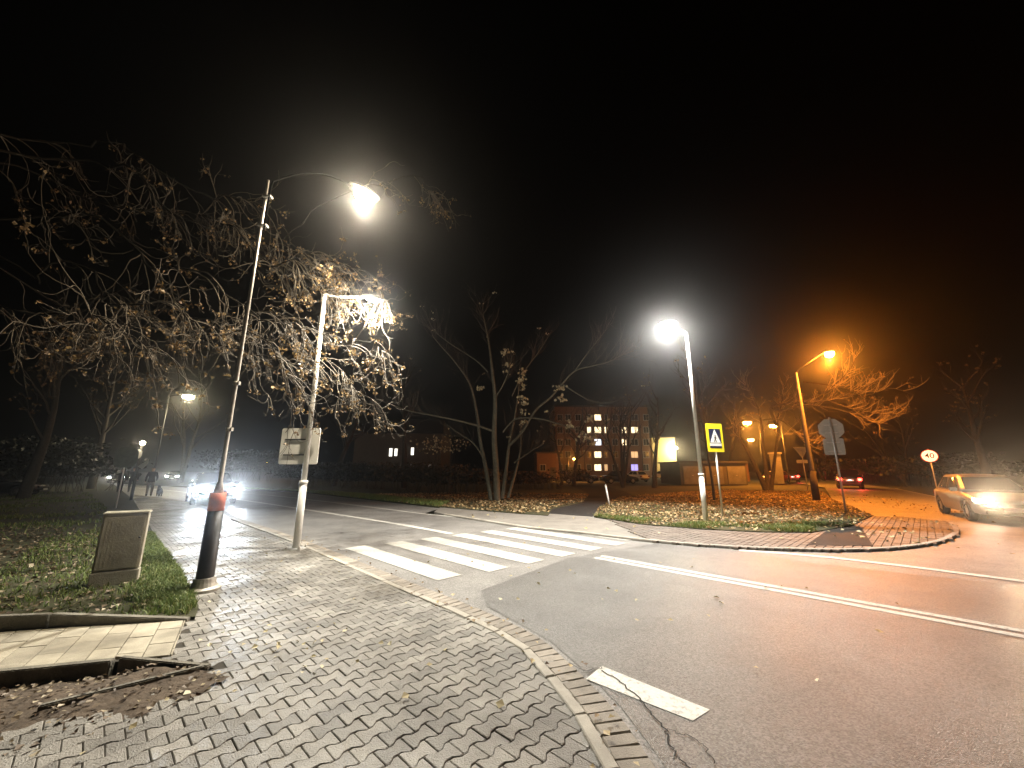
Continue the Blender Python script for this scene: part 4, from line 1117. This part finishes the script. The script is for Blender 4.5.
def lit_tree():      # forked tree by the side street, its limbs reach into the orange lamplight
    tk, tg, lv = MB(), MB(), MB(); Y = 30.5
    b = g(764,487,.03); base = V((b.x*Y/b.y,Y,.0))
    stems = [([(766,490,0),(757,470,0),(748,452,0),(740,438,0),(734,425,0)], .20, .05),
             ([(768,490,.2),(766,468,.3),(763,448,.4),(762,428,.5),(758,408,.6)], .20, .05),
             ([(771,490,.3),(774,465,.3),(777,440,.3),(778,418,.0)], .17, .04),
             ([(776,425,0),(771,408,-2),(785,404,-3.5),(803,402,-5),(828,400,-6),(850,392,-7),(868,383,-7.6)], .11, .018),
             ([(771,408,-2),(780,412,-4),(800,405,-5),(826,407,-5.5),(848,412,-6),(868,420,-6.5),(880,424,-7)], .07, .012),
             ([(763,420,.4),(780,420,-3),(795,432,-4.5),(806,442,-5.2),(824,444,-5.8)], .05, .01),
             ([(803,402,-5),(822,394,-5.6),(840,380,-6.5),(852,366,-7.2),(856,356,-7.6)], .06, .012),
             ([(803,382,-5),(820,384,-5.6),(845,388,-6.2),(865,395,-7),(890,388,-7.5),(912,394,-8)], .05, .012),
             ([(828,400,-6),(850,408,-6.5),(872,412,-7),(900,414,-7.5)], .05, .012),
             ([(778,418,0),(782,400,.5),(786,380,1)], .06, .015),
             ([(758,408,.6),(750,392,1),(742,380,1.4)], .06, .015)]
    for n, (way, r0, r1) in enumerate(stems):
        pts = smooth3([at(x,y,Y+dy) for x,y,dy in way], 5)
        tk.tube(pts, taper(r0,r1,len(pts)), 8 if r0 > .08 else 6, cap=False)
        if n > 2: twiggy(tg, lv, pts, int(7+len(way)*3), .5, 1.5, .019, .08, .07, (.08,.15), 2, .25)
        else: twiggy(tg, lv, pts, 8, .6, 1.8, .018, .05, .3, (.10,.2), 2, .6)
    return build_tree('bare_tree', 'forked dark tree whose bare limbs reach right into the big orange lamplight', base, tk, M['bark2'], tg, (lv, M['dryleaf']), tw=M['paletwig'])
lit_tree()

def plain_tree(label, px, py, Y, h, stems=1, lean=0, wood='bark2', leafm='dryleaf', leafp=.05, r=.2, crown=.55, group='bare trees in the park', spread=.35, nb=9):
    tk, tg, lv = MB(), MB(), MB()
    b = at(px,470,Y); base = V((b.x,Y,.0))
    for s_ in range(stems):
        ang = R.uniform(0,6.28); ln = V((lean+math.cos(ang)*spread*(stems>1), math.sin(ang)*spread*(stems>1)*.5, 1))
        if stems > 1: ln.x = lean+(-spread+2*spread*s_/(stems-1))
        rr = r*(1 if stems == 1 else .75)
        pts = wander_path(base-V((0,0,.1)), ln, h*R.uniform(.75,.95), 9, .05, .06)
        tk.tube(pts, taper(rr, rr*.18, len(pts)), 8, cap=False)
        for i in range(nb):
            p, t = path_point(pts, R.uniform(.32,.97))
            d = (side_dir(t, R.uniform(.6,1.05))+V((0,0,.2))).normalized()
            L = h*R.uniform(.18,.38); q = wander_path(p, d, L, 7, .10, .06)
            tk.tube(q, taper(rr*.32, .014, len(q)), 5, cap=False)
            twiggy(tg, lv, q, 6, h*.06, h*.16, .016, .07, leafp, (.10,.18), 2, .25)
    return build_tree('bare_tree', label, base, tk, M[wood], tg, (lv, M[leafm]), group=group, tw=M[wood])
plain_tree('slender dark tree left of two before the red lit apartment wall', 561, 486, 41, 8, 1, -.02, r=.17)
plain_tree('dark tree with thick slanting trunk in front of the red lit apartment wall', 573, 486, 40, 9, 1, .12, r=.24)
plain_tree('multi stemmed silhouette tree spreading in front of the apartment windows', 622, 485, 40, 9.5, 4, 0, r=.24, spread=.28)
plain_tree('dark tree with a slanting side limb at the edge of the yellow wall', 653, 486, 39, 10, 1, 0, r=.26)
plain_tree('slim bare sapling just behind the white lamp on the island', 711, 500, 20.5, 7.5, 1, -.02, r=.075, nb=7)
plain_tree('bare tree with twin trunks beyond the far car on the left', 183, 480, 50, 13, 2, .02, r=.36, spread=.06, wood='bark')
plain_tree('dark bare tree standing left of the far road end', 95, 480, 34, 12, 1, .03, r=.3, leafp=.2)
plain_tree('dark bare tree at the far left beyond the lawn', 30, 480, 22, 11, 1, .02, r=.28, leafp=.2)
plain_tree('faint bare tree behind the silver car', 985, 470, 30, 10, 1, .0, r=.28, leafp=.2)
plain_tree('faint bare tree behind the round speed sign', 905, 470, 45, 11, 2, .0, r=.26, leafp=.15)
plain_tree('tall bare tree behind the grey sign backs', 822, 470, 62, 12, 2, .0, r=.3, leafp=.2)
plain_tree('tall dim tree rising behind the white square panel', 335, 470, 40, 13, 1, .02, r=.3)
plain_tree('tall dim tree right of the tiny orange lamp', 405, 470, 36, 12, 1, -.02, r=.28)
plain_tree('dim tree towering over the garages', 725, 470, 58, 14, 2, 0, r=.3, leafp=.1)

def shrub(name, label, px, Y, z0, w_, h_, n, leafm, size, cat='shrub', group=None, dp=None, x=None):
    tk, lv = MB(), MB(); b = at(px,470,Y); base = V((b.x,Y,.03)); dp = dp or w_*.6
    for i in range(max(8,int(w_*6))):
        q = wander_path(base+V((R.uniform(-.5,.5)*w_*.8,R.uniform(-.5,.5)*dp*.8,0)), (R.gauss(0,.25),R.gauss(0,.25),1), (z0+h_)*R.uniform(.6,1), 5, .12, .03)
        tk.tube(q, taper(.022,.006,len(q)), 4, cap=False)
    tops = [(R.uniform(-.5,.5), R.uniform(-.5,.5), R.uniform(.55,1)) for _ in range(9)]
    for i in range(n):
        u,v,hh = R.choice(tops); a = R.gauss(0,.16); c = R.gauss(0,.16)
        zz = z0+h_*min(1.05,max(.0,hh*R.uniform(.25,1)**.6))
        lv.leaf(base+V(((u+a)*w_,(v+c)*dp,zz)), R.uniform(*size), None, .8)
    t = empty(name, base); tag(t, label, cat, group)
    tk.v = [tuple(V(v)-base) for v in tk.v]; tk.build('stems', M['bark2'], t)
    lv.v = [tuple(V(v)-base) for v in lv.v]; lv.build('foliage', M[leafm], t)
    return t
shrub('shrub', 'rounded shrub of pale twinkling leaves left of the multi stemmed tree', 443, 26, 1.9, 2.8, 2.1, 150, 'paleleaf', (.10,.20))
hg = 'dark hedge bushes behind the far verge'
for i,(px,Y,w_,h_,lab) in enumerate(((322,38,6,2.4,'dark low bush behind the white square panel'),(362,34,5.5,2.0,'dark bush left of the brownish hedge bush'),(418,28,4.2,2.0,'brownish hedge bush under the pale leaved shrub'),(462,27,3.6,1.9,'brownish hedge bush beside the multi stemmed trunk'),(540,33,5,1.6,'dark low bush right of the multi stemmed trunk'))):
    shrub('hedge_bush', lab, px, Y, .1, w_, h_, 2600, 'hedgeleaf' if i > 1 else 'greenleaf', (.12,.26), 'bush', hg)
for i,(px,Y,w_,h_,lab) in enumerate(((245,52,8,4.5,'dark evergreen bush beyond the oncoming car'),(60,30,8,4.0,'dark bush beyond the lawn at the far left'),(950,36,9,3.2,'dark bush behind the silver car'),(868,52,8,3.0,'dark bush beyond the car with red tail lights'))):
    shrub('evergreen_bush', lab, px, Y, .1, w_, h_, 2600, 'greenleaf', (.2,.4), 'bush', 'dark bushes around the junction')

# ------------------------------------------------------------------ buildings
brickw = mat('plastered_wall', (.23,.125,.075), rough=.9, vary=.15, scale=.6, bump=.2, bscale=20)
yelw = mat('yellow_plaster_wall', (.62,.52,.24), rough=.9, vary=.08, scale=.6)
darkw = mat('dark_render_wall', (.10,.09,.08), rough=.9, vary=.2, scale=.5)
roofm = mat('dark_roof', (.05,.045,.045), rough=.8, vary=.2)
winu = mat('unlit_window_glass', (.02,.022,.025), rough=.12)
winw = emit('lit_window_warm', (1,.80,.48), 2.6); wind = emit('lit_window_dim', (1,.62,.30), 1.0)
winc = emit('lit_window_cool', (.75,.85,1), 2.4); winp = emit('lit_window_purple', (.42,.36,1), 1.6)
framem = mat('window_frame', (.5,.48,.44), rough=.6)
def window(par, p, w_, h_, m, lit=True):
    f = MB()
    for dx in (-w_/2, w_/2): f.box((p[0]+dx,p[1]-.03,p[2]),(.09,.10,h_+.09))
    for dz in (-h_/2, h_/2): f.box((p[0],p[1]-.028,p[2]+dz),(w_-.09,.09,.09))
    f.box((p[0],p[1]-.026,p[2]),(.06,.07,h_-.09))
    fo = f.build('window', framem, par)
    MB().box((p[0],p[1]-.012,p[2]),(w_-.09,.02,h_-.09)).build('pane', m, fo)
YB = 85.0
x0 = at(556,470,YB).x; x1 = at(652,470,YB).x
t = empty('apartment_block', ((x0+x1)/2,YB,0)); cx = (x0+x1)/2
tag(t, 'five storey apartment block with scattered lit windows behind the bare trees', 'building')
MB().box((0,6,7.6),(x1-x0,12,15.4)).build('wall', brickw, t)
MB().box((0,6,15.45),(x1-x0+.6,12.6,.3)).build('roof', roofm, t)
cols = [(560,1.2),(568,1.2),(578,1.2),(589,.9),(597.8,1.5),(606,.7),(615,1.2),(624,1.0),(634.5,1.5),(646,1.2)]
rows = [417.5,430,442.2,454.6,467.5]
litw = {(4,0):winw,(4,1):winw,(5,1):winw,(4,2):winc,(4,3):winw,(4,4):winw,(5,4):wind,(7,1):winw,(7,2):winw,(8,1):winw,(8,3):wind,(8,4):winp,(3,1):winw}
for i,(px,w_) in enumerate(cols):
    for j,py in enumerate(rows):
        p = at(px,py,YB); window(t, (p.x-cx,0,p.z), w_, 1.35, litw.get((i,j),winu))
for px in (572,617):
    p = at(px,478,YB); MB().box((p.x-cx,-.04,1.1),(1.1,.1,2.1)).build('door', darkw, t)
for px in (583.5,641): 
    p = at(px,440,YB); MB().tube([(p.x-cx,-.08,0),(p.x-cx,-.08,15)], .07, 6).build('drainpipe', roofm, t)
# low wing with the reddish wall
Yw = 70.0; xa = at(537,470,Yw).x; xb = at(559,470,Yw).x
t = empty('low_building', ((xa+xb)/2,Yw,0)); tag(t, 'low reddish lit building left of the apartment block behind the trees', 'building')
MB().box((0,4,2.2),(xb-xa,8,4.6)).build('wall', brickw, t)
MB().box((0,4,4.62),(xb-xa+.5,8.4,.22)).build('roof', roofm, t)
MB().box((.9,-.03,1.0),(1.0,.08,2.1)).build('door', darkw, t)
window(t, (-.9,0,2.0), 1.0, 1.1, winu)
# yellow lit gable
Yy = 85.6; xa = at(654,470,Yy).x; xb = at(677.5,470,Yy).x
t = empty('yellow_building', ((xa+xb)/2,Yy,0)); hwid = (xb-xa)/2
tag(t, 'yellow building whose blank end wall is flooded by a wall lamp', 'building')
MB().box((0,2.5,4.2),(2*hwid,5,8.6)).build('wall', yelw, t)
MB().box((0,2.5,8.6),(2*hwid+.3,5.4,.2)).build('roof', roofm, t)
MB().box((hwid-.3,-.3,6.3),(.12,.6,.12)).build('lamp_bracket', M['darkhouse'], t)
MB().lathe((hwid-.3,-.75,6.1), [(.36,0),(.40,.1),(.3,.25),(.08,.34)], 14).build('wall_lamp', emit('wall_lamp_lens',(1,.88,.6),120), t)
lamp('lamp_light', (hwid-.3,-2.0,5.8), (1,.80,.42), 3200, .2, t)
# garages
Yg = 45.0; xa = at(680,470,Yg).x; xb = at(746,470,Yg).x
t = empty('garage_row', ((xa+xb)/2,Yg,0)); tag(t, 'low dark garage row with grey doors behind the crossing sign', 'garage')
wd_ = xb-xa
MB().box((0,3,1.2),(wd_,6,2.5)).build('wall', darkw, t)
MB().box((0,3,2.50),(wd_+.4,6.4,.16)).build('roof', roofm, t)
gd = mat('garage_door_paint', (.17,.165,.16), rough=.6, vary=.3, scale=1.2)
for k in range(3):
    xx = -wd_/2+1.35+k*2.5
    d_ = MB().box((xx,-.03,1.02),(2.0,.06,2.0)).build('garage_door', gd, t)
    MB().box((xx,-.075,1.0),(.18,.04,.05)).build('handle', M['galv'], d_)
# dark house at left centre with lit windows
Yh = 62.0; xa = at(352,470,Yh).x; xb = at(440,470,Yh).x
t = empty('dark_house', ((xa+xb)/2,Yh,0)); cx = (xa+xb)/2
tag(t, 'unlit dark house with a few narrow bright windows across the road', 'house')
MB().box((0,5,3.6),(xb-xa,10,7.3)).build('wall', darkw, t)
rf = MB(); a = (xb-xa)/2+.4
rf.add([(-a,-.5,7.25),(a,-.5,7.25),(a,10.5,7.25),(-a,10.5,7.25),(-a+1,5,10.2),(a-1,5,10.2)], [(3,2,1,0),(0,1,5,4),(2,3,4,5),(1,2,5),(3,0,4)])
rf.build('roof', roofm, t)
winl = emit('lit_window_white', (1,.97,.86), 3.0); winf = emit('lit_window_faint', (.8,.82,.85), .16)
for px,py,w_,h_,m in ((390.8,452.3,.55,1.3,winl),(396,452.3,.5,1.2,winl),(412.5,451.3,.5,1.2,winl),(412,467.5,.45,1.0,winf),(429.5,467.3,.45,.9,winf),(360.5,469,.45,1.0,winf),(368,469,.45,1.0,winf),(404,459.5,.35,.7,winf)):
    p = at(px,py,Yh); window(t, (p.x-cx,0,p.z), w_, h_, m)
# lit pillar by the side street
bp_ = at(777,470,47.2)
t = empty('gate_pillar', (bp_.x,47.2,0)); tag(t, 'orange lit square pillar right of the forked tree', 'pillar')
bevel(MB().box((0,0,1.75),(.85,.85,3.5)).build('shaft', M['concrete'], t), .03)
bevel(MB().box((0,0,3.58),(1.05,1.05,.16)).build('cap', M['edging'], t), .02)
bp_ = at(741,470,56)
t = empty('kiosk', (bp_.x,56,0)); tag(t, 'small orange lit kiosk glimpsed left of the forked tree trunk', 'kiosk')
MB().box((0,1,1.25),(2.2,2,2.5)).build('wall', brickw, t)
MB().box((0,1,2.56),(2.6,2.4,.12)).build('roof', roofm, t)
MB().box((.3,-.03,1.0),(.9,.07,2.0)).build('door', darkw, t)

# ------------------------------------------------------------------ damp night air
hz = MB().box((0,45,10.9),(260,190,24)).build('haze', M['concrete']); hz['kind'] = 'stuff'
hm = bpy.data.materials.new('night_haze'); hm.use_nodes = True
N = hm.node_tree.nodes; N.remove(N['Principled BSDF'])
pv_ = N.new('ShaderNodeVolumePrincipled'); pv_.inputs['Density'].default_value = .0014; pv_.inputs['Color'].default_value = (.95,.95,.95,1)
pv_.inputs['Anisotropy'].default_value = .935
hm.node_tree.links.new(pv_.outputs[0], N['Material Output'].inputs['Volume'])
hz.data.materials[0] = hm
